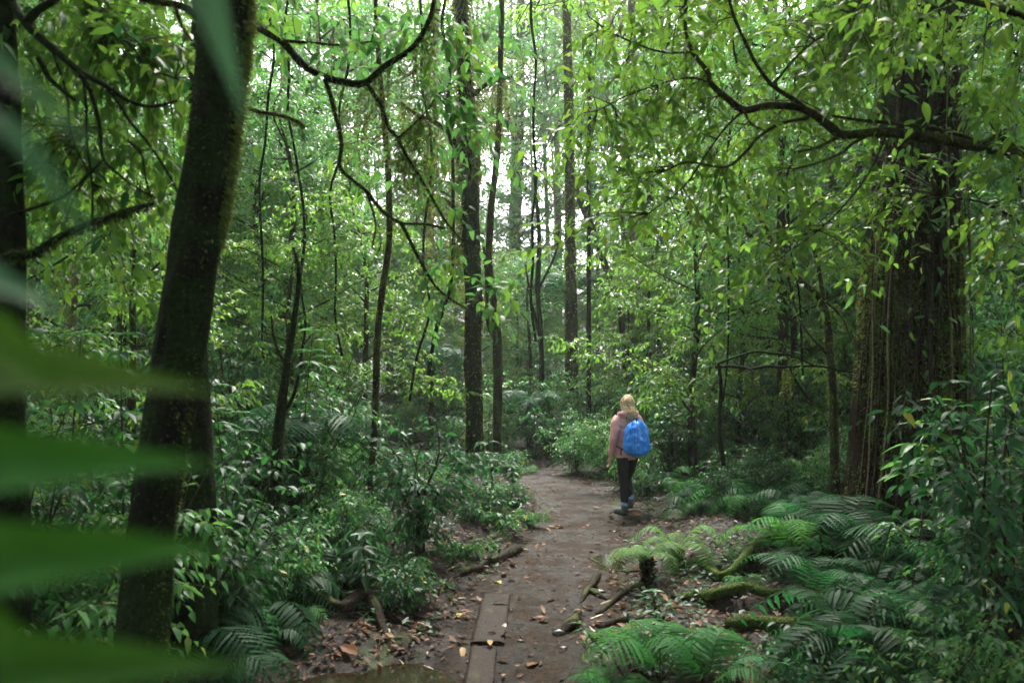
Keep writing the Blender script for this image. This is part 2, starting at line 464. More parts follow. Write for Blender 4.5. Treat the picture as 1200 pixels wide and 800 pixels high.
def leaves(mb, P, D, N, L, Wd, tpl=L4, bend=.25, fold=.25, rnd=None, m=0, wave=0):
    P = np.asarray(P, float); n = len(P)
    if n == 0: return
    D = norm(D); S = norm(np.cross(D, N)); N = np.cross(S, D)
    L = np.broadcast_to(L, (n,)); Wd = np.broadcast_to(Wd, (n,))
    u, v = tpl['u'], tpl['v']
    bd = np.broadcast_to(bend, (n,))
    w = -bd[:, None] * u[None, :] ** 2
    X = P[:, None, :] + (L[:, None] * u)[..., None] * D[:, None, :] + (Wd[:, None] * v)[..., None] * S[:, None, :] \
        + (L[:, None] * w)[..., None] * N[:, None, :] + (Wd[:, None] * (fold * np.abs(v) + wave * np.sin(u * 17) * v))[..., None] * N[:, None, :]
    k = len(u)
    off = np.arange(n)[:, None, None] * k
    t = (tpl['t'][None] + off).reshape(-1, 3) if tpl['t'] is not None else None
    q = (tpl['q'][None] + off).reshape(-1, 4) if tpl['q'] is not None else None
    if rnd is None: rnd = rng.random(n) 
    mb.add(X.reshape(-1, 3), t, q, np.repeat(np.broadcast_to(rnd, (n,)), k), m)

def twigs(wood, leaf, B, D, Ln, nl, LL, aspect=.42, droop=.35, tpl=L4, rad=.004, spread=.85, hang=.35, bend=.3, lm=0, ends=None, jit=.25):
    """many leafy twigs at once: bases B, directions D, lengths Ln; leaves alternate along each"""
    B = np.asarray(B, float); D = norm(D); T = len(B)
    if T == 0: return
    Ln = np.broadcast_to(Ln, (T,))
    up = np.array([0, 0, 1.])
    rn = np.clip(rng.normal(.45, .22, T), 0, 1)
    def pos(t): return B + D * (Ln * t)[:, None] - up * (droop * Ln * t * t)[:, None]
    def tan(t): return norm(D - up * (2 * droop * t))
    tt = (0, .5, 1.0)
    if wood is not None:
        rings = []
        for t in tt:
            p = pos(t); tg = tan(t)
            s = norm(np.cross(tg, up + .01)); w = np.cross(s, tg)
            r = rad * (1 - .65 * t)
            rings.append(np.stack([p + s * r, p - .5 * s * r + .87 * w * r, p - .5 * s * r - .87 * w * r], 1))
        V = np.stack(rings, 1).reshape(T, -1, 3)
        q0 = np.array([(a, (a + 1) % 3, (a + 1) % 3 + 3, a + 3) for a in range(3)] + [(a + 3, (a + 1) % 3 + 3, (a + 1) % 3 + 6, a + 6) for a in range(3)])
        wood.add(V.reshape(-1, 3), None, (q0[None] + np.arange(T)[:, None, None] * 9).reshape(-1, 4))
    for k in range(nl + 1):
        t = (k + .6) / (nl + .6) if k < nl else 1.0
        p = pos(t); tg = tan(t)
        s = norm(np.cross(tg, up) + 1e-6)
        sg = (1 if k % 2 else -1) if k < nl else 0
        d = tg * (.55 if sg else 1) + s * sg * spread + rng.normal(0, jit, (T, 3)) - up * hang
        nn = up + rng.normal(0, .35, (T, 3)) + s * sg * .2
        l = LL * rng.uniform(.65, 1.15, T) * (.75 + .5 * math.sin(math.pi * min(t, .9)))
        keep = rng.random(T) > .08
        args = (p[keep], d[keep], nn[keep], l[keep], (l * aspect * rng.uniform(.85, 1.2, T))[keep])
        rr = np.clip(rn + rng.normal(0, .18, T), 0, .96)
        rr = np.where(rng.random(T) < .012, 1.0, rr)[keep]
        if ends is None: leaves(leaf, *args, tpl=tpl, bend=bend, rnd=rr, m=lm)
        else: ends.append((*args, rr))

def plant(seed, Ht, Rd, ns=7, tw=9, nl=6, LL=.10, aspect=.4, tpl=L4, lean=.8, r0=.012, twl=.3, droop=.3, hang=.3, bare=.15, tw_up=.1):
    """a shrub: arching stems carrying leafy twigs"""
    global rng
    rng = np.random.default_rng(seed)
    wood = MB(); lf = MB(); Bs = []; Ds = []
    for k in range(ns):
        az = 2 * math.pi * (k + rng.random()) / ns
        out = Rd * rng.uniform(.25, 1.0); h = Ht * rng.uniform(.55, 1.0)
        dr = np.array([math.cos(az), math.sin(az), 0])
        pts = [np.array([rng.normal(0, .04), rng.normal(0, .04), -.08])]
        for t in (.35, .7, 1.0):
            pts.append(dr * out * t ** (1 + lean) + np.array([0, 0, h * (t - .12 * t * t)]) + rng.normal(0, .06 * h * .4, 3))
        rr = np.linspace(1, .3, 4) * r0 * rng.uniform(.7, 1.2)
        P, _ = tube(wood, pts, rr, 5, 4, .1, seed + k)
        n = int(tw * rng.uniform(.7, 1.3))
        ts = bare + (1 - bare) * np.sort(rng.random(n)) ** .8
        idx = np.clip((ts * (len(P) - 1)).astype(int), 0, len(P) - 1)
        a2 = rng.uniform(0, 2 * math.pi, n)
        Bs.append(P[idx])
        Ds.append(np.column_stack([np.cos(a2), np.sin(a2), rng.normal(tw_up, .35, n)]) + dr * .45)
    Bs = np.vstack(Bs); Ds = np.vstack(Ds)
    twigs(wood, lf, Bs, Ds, twl * rng.uniform(.6, 1.3, len(Bs)), nl, LL, aspect, droop, tpl, .003 + LL * .015, hang=hang)
    return wood, lf

# ---------------------------------------------------------------- ground
xs = np.concatenate([-np.geomspace(160, 6.2, 34), np.linspace(-6, 6, 261), np.geomspace(6.2, 160, 34)])
ys = np.concatenate([np.linspace(-60, -2, 16), np.linspace(-1, 3.5, 24), np.linspace(3.6, 17, 330), np.geomspace(17.2, 260, 70)])
X, Y = np.meshgrid(xs, ys)
Z = H(X.ravel(), Y.ravel())
dd, _ = pdist(X.ravel(), Y.ravel())
near = (np.abs(X.ravel()) < 6) & (Y.ravel() > 3) & (Y.ravel() < 17)
Z = Z + np.where(near, .022 * fbm(X.ravel() * 7, Y.ravel() * 7, 31, 3), 0) * np.where(dd < 0, .95, 1.6)
g = MB()
nx = len(xs)
i = (np.arange(len(ys) - 1)[:, None] * nx + np.arange(nx - 1)[None, :]).ravel()
g.add(np.column_stack([X.ravel(), Y.ravel(), Z]), None, np.stack([i, i + 1, i + nx + 1, i + nx], -1))
gme = g.mesh('ground', M['ground'])
pa = gme.attributes.new('path', 'FLOAT', 'POINT')
pa.data.foreach_set('value', (1 - sstep(-.25, .35, dd + .25 * fbm(X.ravel() * 1.6, Y.ravel() * 1.6, 8, 3))).astype(np.float32))
ground = tag(new_obj('ground', gme), 'muddy brown footpath and dark leaf covered forest floor', None, None, 'structure')

def ground_z(x, y):
    x = np.atleast_1d(np.asarray(x, float)); y = np.atleast_1d(np.asarray(y, float))
    d, _ = pdist(x, y)
    z = H(x, y)
    nr = (np.abs(x) < 6) & (y > 3) & (y < 17)
    return z + np.where(nr, .022 * fbm(x * 7, y * 7, 31, 3), 0) * np.where(d < 0, .95, 1.6)

# puddle
pm = MB()
nth = 48
th = np.linspace(0, 2 * np.pi, nth, endpoint=False)
rr = 1.0 + .18 * vnoise(np.cos(th) * 2, np.sin(th) * 2, 4)
ring = np.column_stack([-.98 + 1.05 * rr * np.cos(th), 5.0 + 1.0 * rr * np.sin(th), np.zeros(nth)])
pm.add(np.vstack([ring, [[-.98, 5.0, 0]]]), np.stack([np.arange(nth), (np.arange(nth) + 1) % nth, np.full(nth, nth)], -1))
tag(new_obj('water', pm.mesh('puddle', M['water']), None, (0, 0, -.09)), 'shallow brown puddle beside the wooden plank', None, None, 'structure')

pm = MB()
rr = 1.0 + .5 * vnoise(np.cos(th) * 2 + 7, np.sin(th) * 2, 4)
lv = float(np.percentile(ground_z(np.random.default_rng(1).normal(1.0, .1, 200), np.random.default_rng(2).normal(8.2, .3, 200)), 60))
ring = np.column_stack([1.0 + .26 * rr * np.cos(th), 8.2 + .95 * rr * np.sin(th), np.zeros(nth)])
pm.add(np.vstack([ring, [[1.0, 8.2, 0]]]), np.stack([np.arange(nth), (np.arange(nth) + 1) % nth, np.full(nth, nth)], -1))
tag(new_obj('water', pm.mesh('puddle', M['water']), None, (0, 0, lv)), 'thin film of water lying on the right side of the path', None, None, 'structure')

# ---------------------------------------------------------------- trees made for one place each
def fuzz(mb, P, r, n, L, face=None, seed=0, hangdown=.6, wid=.25):
    """moss tufts standing off a limb"""
    q = np.random.default_rng(seed)
    i = q.integers(0, len(P) - 1, n); t = q.random(n)
    c = P[i] * (1 - t)[:, None] + P[i + 1] * t[:, None]
    T = norm(P[i + 1] - P[i])
    d = norm(q.normal(0, 1, (n, 3)) + (np.asarray(face) if face is not None else 0))
    d = norm(d - T * np.sum(d * T, 1)[:, None])
    b = c + d * (r[i] * .92)[:, None]
    dd_ = d + np.array([0, 0, -hangdown]) + q.normal(0, .4, (n, 3))
    l = L * q.uniform(.4, 1.5, n)
    leaves(mb, b, dd_, q.normal(0, 1, (n, 3)), l, l * wid, L2, .3, .1, q.random(n))

def hang_moss(mb, P, n, L, seed=0, w=.006):
    """strands of moss hanging from points of a limb, each with little side tufts"""
    q = np.random.default_rng(seed)
    i = q.integers(0, len(P) - 1, n); t = q.random(n)
    c = P[i] * (1 - t)[:, None] + P[i + 1] * t[:, None]
    for k in range(n):
        l = L * q.uniform(.25, 1.2); m_ = max(3, int(l / .03))
        z = np.linspace(0, l, m_)
        sway = np.cumsum(q.normal(0, .006, (m_, 2)), axis=0)
        pp = np.column_stack([c[k, 0] + sway[:, 0], c[k, 1] + sway[:, 1], c[k, 2] - z])
        d = np.column_stack([q.normal(0, .8, (m_, 2)), -np.ones(m_)])
        leaves(mb, pp, d, q.normal(0, 1, (m_, 3)), .05 * q.uniform(.6, 1.3, m_), w * q.uniform(.8, 2.2, m_), L2, .2, .1, np.clip(q.normal(.5, .25, m_), 0, 1))

def px_path(lst, d):
    return np.array([W(a, b, (d if len(r_) == 0 else r_[0])) for a, b, *r_ in lst])

def pxr(w, d):      # pixel width -> radius
    return w / FPX * d / 2

TRUNKS = {}
# --- the big tree on the right
BT = W(1063, 600, 8.3)
big = thing('forest_tree', 'huge old tree with dark reddish stringy bark right of the path', 'tree', (BT[0], BT[1], ground_z(BT[0], BT[1])[0] - .1))
mb = MB()
lr = [(650, 930, 1185), (615, 960, 1158), (585, 980, 1143), (550, 986, 1136), (500, 991, 1132), (450, 995, 1131), (400, 999, 1130), (350, 1003, 1129),
      (300, 1007, 1128), (250, 1013, 1127), (200, 1018, 1126), (100, 1024, 1126), (0, 1028, 1128), (-150, 1035, 1130), (-500, 1050, 1125), (-1100, 1068, 1118), (-1500, 1080, 1105)]
cen = np.array([W((a + b) / 2, y, 8.3) for y, a, b in lr]); rad = np.array([pxr(b - a, 8.3) * .86 for y, a, b in lr])
o_ = np.array(big.location)
C = smooth_path(np.column_stack([cen, rad]), 8)
seg = 150
th = np.linspace(0, 2 * np.pi, seg, endpoint=False)
TH, ZZ = np.meshgrid(th, C[:, 2])
ct, st_ = np.cos(TH), np.sin(TH)
TW = TH + .10 * vnoise(TH * 2, ZZ * .9, 6) + .03 * vnoise(TH * 9, ZZ * 3, 7)
rid = .055 * vnoise(TW * 7, ZZ * .5, 1) + .08 * vnoise(TW * 17, ZZ * 1.3, 2) + .06 * vnoise(TW * 38, ZZ * 3.2, 3) + .03 * vnoise(TW * 60, ZZ * 9, 4) + .05 * np.clip(1.5 - ZZ, 0, 1.5) * np.sin(TH * 6 + 1) 
rr = C[:, 3][:, None] * (1 + rid)
V = C[:, None, :3] + rr[..., None] * np.stack([ct, st_, np.zeros_like(ct)], -1) - o_
n = len(C)
ii = np.arange(n - 1)[:, None] * seg + np.arange(seg)[None]; jj = np.arange(n - 1)[:, None] * seg + (np.arange(seg)[None] + 1) % seg
mb.add(V.reshape(-1, 3), None, np.stack([ii, jj, jj + seg, ii + seg], -1).reshape(-1, 4))
new_obj('trunk', mb.mesh('big_trunk', M['barkred']), big)
# strings of bark and climbing roots on it
q = np.random.default_rng(5)
for k in range(26):
    a = q.uniform(-2.9, -.2); top = q.uniform(2.4, 7); bot = q.uniform(.1, 1.8) if k % 3 else 0.0
    zz = np.linspace(top, bot, 9)
    aa = a + np.cumsum(q.normal(0, .035, 9))
    ci = np.array([np.interp(zz + o_[2], C[:, 2], C[:, c]) for c in (0, 1, 3)])
    off = 1.03 + .03 * q.random(9) + (.12 * np.sin(np.linspace(0, 3.1, 9)) if k % 5 == 0 else 0)
    off = off * (1 + .0 * aa)
    pts = np.column_stack([ci[0] + ci[2] * off * np.cos(aa) - o_[0], ci[1] + ci[2] * off * np.sin(aa) - o_[1], zz])
    mb = MB(); tube(mb, pts, q.uniform(.005, .016), 5, 3, .2, k)
    new_obj('climbing_root', mb.mesh('climbing_root', M['root'] if k % 6 else M['barkpale']), big)
mb = MB()
q = np.random.default_rng(31)
for k in range(34):
    i_ = int(q.integers(10, 75)); a = q.uniform(-3.0, -.1); c_ = C[i_]; sz = q.uniform(.03, .13)
    n_ = int(900 * sz / .1)
    aa = a + q.normal(0, sz / c_[3] * 1.0, n_); zz = c_[2] + q.normal(0, sz * 2.2, n_)
    cc_ = [np.interp(zz, C[:, 2], C[:, c]) for c in (0, 1, 3)]
    nn = np.column_stack([np.cos(aa), np.sin(aa), np.zeros(n_)])
    pp = np.column_stack([cc_[0], cc_[1], zz]) + nn * (cc_[2] * 1.01)[:, None] - o_
    leaves(mb, pp, nn * .8 + q.normal(0, .5, (n_, 3)) + [0, 0, -.6], q.normal(0, 1, (n_, 3)), q.uniform(.015, .05, n_), .012, L2, .3, .1, q.random(n_))
tag(new_obj('moss_pads', mb.mesh('moss_pads', M['moss']), big), kind='stuff')
mb = MB()
fuzz(mb, C[:, :3] - o_, C[:, 3] * 1.0, 9000, .05, (0, -1.2, 0), 3, .9, .3)
tag(new_obj('moss', mb.mesh('trunk_moss', M['mossdk']), big), kind='stuff')

def limb_tree(name, label, origin, trunk_pts, trunk_r, limbs, bark, cat='tree', seg=16, lump=.12, moss=None, limb_bark=None, k=6):
    """tree from explicit world polylines; limbs = list of (pts, r0, r1)"""
    o = thing(name, label, cat, tuple(origin))
    og = np.array(origin)
    mb = MB(); P, r = tube(mb, np.array(trunk_pts) - og, trunk_r, seg, k, lump, int(abs(origin[0]) * 100))
    new_obj('trunk', mb.mesh('trunk', bark), o)
    LP = []
    for a, r0, r1 in limbs:
        mb = MB(); p, rr_ = tube(mb, np.array(a) - og, np.linspace(r0, r1, len(a)), 8, 5, .18, len(LP))
        new_obj('branch', mb.mesh('branch', limb_bark or bark), o)
        LP.append((p, rr_))
    return o, og, (P, r), LP

# --- left leaning tree, dark against the wood
tl = [(128, 1010), (140, 900), (160, 800), (172, 700), (178, 620), (190, 540), (203, 450), (216, 380), (228, 300), (240, 220), (250, 150), (258, 80), (262, 30), (268, -60), (280, -250), (300, -600)]
tw_ = [76, 66, 58, 54, 55, 55, 54, 54, 53, 53, 53, 54, 57, 52, 43, 28]
dL = 3.6
cl_limbs = []
def LB(lst, d, w0, w1): return (px_path(lst, d), pxr(w0, d), pxr(w1, d))
limbsL = [
    LB([(265, -20, 3.6), (285, 12, 4.0), (300, 30, 4.6), (330, 48, 5), (355, 75, 5), (380, 90), (403, 96), (428, 97), (450, 78), (475, 63), (492, 45), (505, 18), (512, -20)], 5, 11, 5),
    LB([(330, 48), (360, 50), (400, 53), (435, 49)], 5, 4, 2),
    LB([(380, 90), (388, 115), (394, 140), (400, 170), (398, 195), (412, 210), (430, 225), (448, 247), (470, 261), (500, 263), (522, 268)], 5, 6, 2.5),
    LB([(430, 98), (447, 125), (455, 148), (466, 162), (478, 185), (492, 207), (508, 235), (524, 262), (545, 285)], 5, 4.5, 2),
    LB([(470, 261), (482, 285), (492, 305), (510, 335), (530, 352), (548, 362)], 5, 4, 2),
    LB([(466, 162), (480, 150), (500, 130), (512, 112)], 5, 3, 1.5),
    LB([(430, 225), (440, 262), (436, 290)], 5, 3, 1.5),
    LB([(262, 110, 3.7), (280, 120, 4), (300, 130), (330, 136), (350, 143), (356, 150)], 4.2, 5, 4),
    LB([(240, 30, 3.7), (215, 8, 3.7), (180, 2), (150, -6)], 3.8, 9, 6),
    LB([(205, 8), (212, 28), (222, 45)], 3.8, 5, 2),
]
treeL, ogL, (PL, rL), LPL = limb_tree('leaning_tree', 'dark leaning trunk with mossy sides close on the left of the photo', W(128, 1010, dL),
    [W(a, b, dL) for a, b in tl], [pxr(w, dL) for w in tw_], limbsL, M['barkdk'], seg=32, lump=.12, k=9)
mb = MB(); fuzz(mb, PL, rL, 9000, .016, None, 88, .9, .45)
tag(new_obj('dark_moss', mb.mesh('dark_moss', M['mossdk']), treeL), kind='stuff')
mb = MB(); fuzz(mb, PL, rL, 2500, .016, (1.6, -.2, 0), 8, .7, .3)
top = PL[:, 2] + ogL[2] > 2.6
fuzz(mb, PL[top], rL[top], 5000, .04, (3.5, .6, 0), 9, .9, .22)
tag(new_obj('moss', mb.mesh('moss_on_trunk', M['moss']), treeL), kind='stuff')
mb = MB()
for k, (p, r_) in enumerate(LPL):
    fuzz(mb, p, r_, 35 * len(p), .011, None, 20 + k, 1.0, .3)
hang_moss(mb, LPL[0][0][28:], 110, .5, 3)
hang_moss(mb, LPL[3][0], 50, .3, 4)
hang_moss(mb, LPL[5][0], 60, .5, 5)
tag(new_obj('hanging_moss', mb.mesh('moss_on_branches', M['moss']), treeL), kind='stuff')

# --- dark branchy tree at the left edge
limbsE = [
    LB([(8, -10, 4), (30, 28), (65, 60), (95, 85), (125, 102), (150, 118), (178, 125), (208, 118)], 3.9, 11, 2.5),
    LB([(30, 28), (45, 12), (66, -2), (85, -30)], 3.9, 10, 8),
    LB([(125, 102), (138, 120), (152, 142), (175, 170), (198, 205), (210, 230)], 3.9, 5, 2),
    LB([(92, 84), (106, 108), (116, 145), (121, 185), (140, 205), (162, 221), (182, 232)], 3.8, 5, 2),
    LB([(45, 68), (58, 92), (76, 108), (88, 118)], 3.8, 6, 3),
    LB([(98, 90), (101, 130), (102, 170), (108, 215), (108, 262)], 3.7, 4, 2),
    LB([(12, 252), (45, 242), (75, 230), (100, 208), (120, 188)], 3.7, 4, 3),
    LB([(8, 300), (38, 297), (62, 282), (90, 268), (120, 257), (150, 247), (180, 238)], 3.4, 11, 6),
    LB([(95, -20), (118, 30), (150, 50), (172, 78), (205, 92)], 4.2, 4, 2),
    LB([(150, 165), (165, 180), (172, 215), (180, 240)], 4.0, 2.5, 1.5),
    LB([(60, 56), (78, 110), (84, 160), (110, 215)], 4.0, 3, 1.5),
]
treeE, ogE, (PE, rE), LPE = limb_tree('branching_tree', 'dark bare-branched tree at the left edge behind the blurred leaves', W(8, 1000, 4.0),
    [W(a, b, 4.0) for a, b in [(8, 1000), (14, 700), (10, 500), (14, 300), (10, 200), (8, 100), (6, 20), (2, -60), (-20, -400), (-30, -800)]],
    [pxr(w, 4) for w in (50, 42, 34, 30, 27, 25, 24, 22, 16, 8)], limbsE, M['barkdk'])
mb = MB()
for k, (p, r_) in enumerate(LPE): fuzz(mb, p, r_, 14 * len(p), .01, (0, 0, .6), 40 + k, .4, .3)
fuzz(mb, LPE[7][0], LPE[7][1], 700, .022, (0, 0, -.3), 55, 1.0, .3)
tag(new_obj('moss', mb.mesh('moss_on_branches', M['mossdk']), treeE), kind='stuff')

# --- trunk right behind the leaning one
def slim(name, label, pts, d, widths, bark, cat='tree', group=None, fz=0, seg=12, limbs=(), mossmat='moss', fl=.03, top=1400):
    gx, gy = (pts[0][0] - 600) / FPX * d, d
    gz = ground_z(gx, gy)[0]
    P = [W(a, b, d) for a, b in pts]
    P[0] = np.array([gx, gy, gz - .15])
    # carry it on upward, out of the frame, when it reaches the top
    ws = list(widths)
    if pts[-1][1] <= 0:
        last = P[-1]; e = norm(P[-1] - P[-2])
        for q_ in (3.0, 7.0): P.append(last + np.array([e[0] * q_ * .6, .1 * q_, q_])); ws.append(ws[-1] * .7)
    o, og, PR, LP = limb_tree(name, label, (gx, gy, gz), P, [pxr(w, d) for w in ws], [LB(l_[0], d, l_[1], l_[2]) for l_ in limbs], bark, cat, seg)
    if group: o['group'] = group
    if fz:
        mb = MB(); fuzz(mb, PR[0], PR[1], fz, fl, None, int(pts[0][0]), .8, .3)
        for p_, r_ in LP: fuzz(mb, p_, r_, fz // 6, fl * .7, None, int(pts[0][0]) + 1, .8, .3)
        tag(new_obj('moss', mb.mesh('trunk_moss', M[mossmat]), o), kind='stuff')
    return o, og, PR, LP

slim('straight_tree', 'dark trunk standing close behind the leaning trunk, lower left', [(225, 800), (228, 640), (226, 520), (222, 420), (226, 330), (235, 200), (240, 0)], 5.2, [64, 52, 44, 42, 36, 32, 26], M['barkdk'], fz=2500, mossmat='mossdk')
slim('forked_sapling', 'thin dark trunk among the ferns at left', [(312, 700), (318, 620), (323, 560), (327, 500), (336, 430), (350, 330), (344, 290)], 7.2, [19, 16, 15, 13, 9, 5, 3], M['barkdk'], fz=900, mossmat='mossdk',
     limbs=[([(327, 500), (345, 460), (350, 440)], 5, 3), ([(336, 430), (322, 400), (318, 370)], 4, 2)])
slim('mossy_pole_tree', 'slender mossy trunk standing left of the path', [(427, 668), (432, 610), (436, 540), (440, 480), (442, 400), (448, 340), (456, 280), (455, 200), (448, 120), (440, 0)], 9.0, [9, 8, 8, 8, 8, 8, 7, 7, 6, 5], M['bark'], fz=1800, fl=.025)
mt, mto, (mP, mR), mL = slim('twin_trunk_tree', 'tall dark moss-hung trunk in the middle, left of the path bend', [(556, 560), (556, 500), (554, 430), (555, 350), (552, 280), (550, 200), (546, 120), (540, 0)], 14.2, [27, 21, 20, 20, 21, 20, 17, 15], M['barkdk'], fz=5000, fl=.05, seg=18,
     limbs=[([(548, 190), (520, 150), (490, 135), (470, 120)], 7, 3), ([(546, 120), (575, 95), (600, 90)], 6, 3), ([(552, 280), (530, 240), (500, 225)], 5, 2)])
mb = MB()
hang_moss(mb, mL[0][0], 90, 1.7, 61, .015); hang_moss(mb, mL[1][0], 60, 1.2, 62, .015); hang_moss(mb, mL[2][0], 60, 1.4, 63, .015)
fuzz(mb, mP[-26:-10], mR[-26:-10] * 1.1, 2200, .14, (0, -.4, 0), 64, 1.6, .14)
tag(new_obj('hanging_moss', mb.mesh('hanging_moss', M['moss']), mt), kind='stuff')
slim('curved_slim_tree', 'thin wavy trunk just right of the moss-hung trunk', [(583, 556), (583, 480), (583, 400), (578, 350), (573, 300), (576, 240), (584, 160), (588, 0)], 14.4, [11, 11, 11, 9, 8, 8, 7, 6], M['bark'], fz=900, fl=.04,
     limbs=[([(583, 400), (572, 380), (570, 330), (566, 280)], 5, 3)])
slim('straight_tree', 'straight dark trunk beyond the path, above and left of the walker', [(673, 480), (671, 420), (669, 340), (668, 250), (667, 180), (666, 90), (664, 0)], 20, [15, 13, 13, 12, 12, 11, 10], M['bark'], fz=2500, fl=.08)
slim('thin_pole_tree', 'pencil thin straight trunk between two thicker ones above the walker', [(690, 480), (690, 400), (690, 300), (690, 180), (692, 60)], 18.5, [6, 5.5, 5, 4.5, 4], M['barkdk'])
slim('tilted_tree', 'smooth trunk tilted steeply to the left beyond the walker', [(740, 430), (728, 370), (714, 325), (694, 268), (680, 235), (660, 180)], 22, [10, 9, 8, 8, 7, 6], M['bark'])
slim('straight_tree', 'ivy clad trunk right of the tilted trunk', [(734, 460), (735, 380), (734, 300), (732, 220), (738, 100), (740, 0)], 25, [12, 11, 11, 10, 9, 8], M['bark'], fz=1500, fl=.1)
slim('straight_tree', 'leafy dark trunk behind and just right of the walker', [(756, 450), (756, 380), (758, 300), (762, 230), (765, 100), (768, 0)], 23, [13, 13, 11, 9, 8, 7], M['barkdk'], fz=1500, fl=.1)
slim('thin_pole_tree', 'thin trunk with two side shoots left of the straight dark trunk', [(636, 470), (634, 400), (630, 340), (632, 280), (626, 200)], 19, [7, 6, 6, 5, 3], M['barkdk'], limbs=[([(634, 400), (622, 350), (616, 310)], 4, 2), ([(630, 340), (650, 300), (655, 270)], 3, 2)])
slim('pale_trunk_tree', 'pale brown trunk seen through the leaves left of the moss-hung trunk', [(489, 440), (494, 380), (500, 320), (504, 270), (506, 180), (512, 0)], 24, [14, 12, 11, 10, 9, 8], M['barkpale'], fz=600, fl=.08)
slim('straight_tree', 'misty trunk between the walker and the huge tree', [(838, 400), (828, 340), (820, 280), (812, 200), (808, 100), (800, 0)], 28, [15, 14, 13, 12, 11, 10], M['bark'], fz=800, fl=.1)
slim('straight_tree', 'misty trunk left of the huge tree, half hidden by leaves', [(848, 390), (842, 320), (838, 260), (840, 120), (846, 0)], 31, [10, 10, 9, 9, 8], M['bark'])
for k, (a, b, w, d, lb) in enumerate([(722, 716, 11, 36, 'slim pale hazy trunk at the top of the clearing, left of the broad one'),
        (757, 760, 26, 42, 'broad pale hazy trunk at the top of the clearing'), (655, 652, 10, 40, 'forked hazy trunk left of the clearing'),
        (604, 610, 16, 38, 'hazy trunk with a dark bushy top in the clearing'), (416, 420, 12, 36, 'hazy trunk in the bright gap at upper left'),
        (900, 905, 20, 36, 'hazy broad trunk behind the overhanging branch'), (950, 948, 12, 30, 'hazy trunk left of the huge tree'),
        (1160, 1155, 20, 24, 'trunk behind the leaves right of the huge tree'), (330, 334, 18, 28, 'hazy trunk behind the bush at upper left')]):
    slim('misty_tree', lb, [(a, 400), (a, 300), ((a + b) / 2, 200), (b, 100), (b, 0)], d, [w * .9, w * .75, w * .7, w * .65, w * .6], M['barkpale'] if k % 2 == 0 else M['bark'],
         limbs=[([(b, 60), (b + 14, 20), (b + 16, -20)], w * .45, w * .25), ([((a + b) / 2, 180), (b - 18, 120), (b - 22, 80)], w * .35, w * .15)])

# --- small bent tree left of the huge one and the dead frame of sticks under it
slim('bent_tree', 'slender bent tree arching left beside the huge trunk', [(980, 540), (977, 480), (973, 420), (968, 370), (957, 345), (930, 322), (912, 300), (898, 270), (880, 235), (868, 200)], 9.2, [12, 10, 9, 9, 7, 7, 6, 5, 4, 3], M['bark'], fz=1500, fl=.03,
     limbs=[([(968, 370), (960, 320), (952, 285), (946, 250)], 6, 3), ([(957, 345), (985, 370), (998, 400)], 3, 2), ([(973, 420), (940, 380), (925, 330), (922, 290)], 3, 1.5)])
dw = thing('dead_branch', 'dead mossy stick lying level on a post left of the huge trunk', 'fallen branch', tuple(W(842, 540, 9.0)))
og = W(842, 540, 9.0); og[2] = ground_z(og[0], og[1])[0]; dw.location = tuple(og)
mb = MB()
for l_, a_, b_ in [([(848, 545), (843, 500), (845, 460), (842, 425)], 5, 4), ([(838, 430), (858, 429), (880, 432), (900, 429), (920, 430), (960, 429), (985, 434), (1012, 437)], 4, 2.5), ([(842, 426), (862, 418), (885, 412), (905, 414), (925, 416), (955, 429)], 3, 2), ([(925, 430), (935, 450), (950, 470)], 3, 2)]:
    P_, r_ = tube(mb, px_path(l_, 9.0) - og, np.linspace(pxr(a_, 9), pxr(b_, 9), len(l_)), 8, 5, .2, 3)
new_obj('stick', mb.mesh('dead_sticks', M['barkdk']), dw)
mb = MB(); P_ = px_path([(845, 430), (880, 431), (920, 428), (960, 430)], 9.0) - og
hang_moss(mb, P_, 26, .16, 5, .01); hang_moss(mb, px_path([(918, 430), (928, 430)], 9.0) - og, 25, .3, 6, .012)
tag(new_obj('hanging_moss', mb.mesh('stick_moss', M['moss']), dw), kind='stuff')

# --- overhanging tree on the right: trunk outside the frame, long branches across it
dO = 5.2
limbsO = [
    LB([(1290, 190), (1240, 186), (1192, 178), (1140, 171), (1100, 163), (1040, 155), (990, 158), (975, 150), (955, 135), (935, 126), (900, 124), (872, 129), (852, 115), (833, 98), (829, 84), (812, 62), (803, 32), (805, -10)], dO, 15, 4),
    LB([(1192, 176), (1170, 160), (1150, 168), (1120, 156), (1060, 146), (1010, 141), (976, 136)], dO, 7, 3),
    LB([(956, 136), (932, 118), (905, 100), (888, 78), (876, 55), (860, 20), (850, -20)], dO, 6, 3),
    LB([(948, 138), (915, 145), (890, 160), (870, 182), (848, 196), (806, 190), (780, 200)], dO, 5, 2),
    LB([(1020, 158), (1000, 168), (985, 180), (955, 192), (930, 198)], dO, 4, 2),
    LB([(985, 159), (960, 172), (935, 178)], dO, 5, 3),
    LB([(872, 129), (880, 145), (900, 155)], dO, 3, 1.5),
    LB([(833, 98), (815, 92), (790, 94), (740, 110), (700, 130)], dO, 3, 1.5),
    LB([(872, 129), (850, 150), (825, 185), (800, 220), (760, 250)], dO, 3, 1.5),
    LB([(1040, 155), (1020, 200), (990, 240), (960, 270)], dO, 3, 1.5),
    LB([(905, 100), (940, 60), (980, 30), (1020, -10)], dO, 3, 2),
    LB([(812, 62), (770, 60), (720, 40), (690, 20)], dO, 3, 1.5),
    LB([(1280, 60), (1200, 20), (1130, 0), (1040, -20)], 4.6, 9, 5),
    LB([(1270, 300), (1210, 270), (1160, 240), (1110, 230)], 5.5, 6, 2),
]
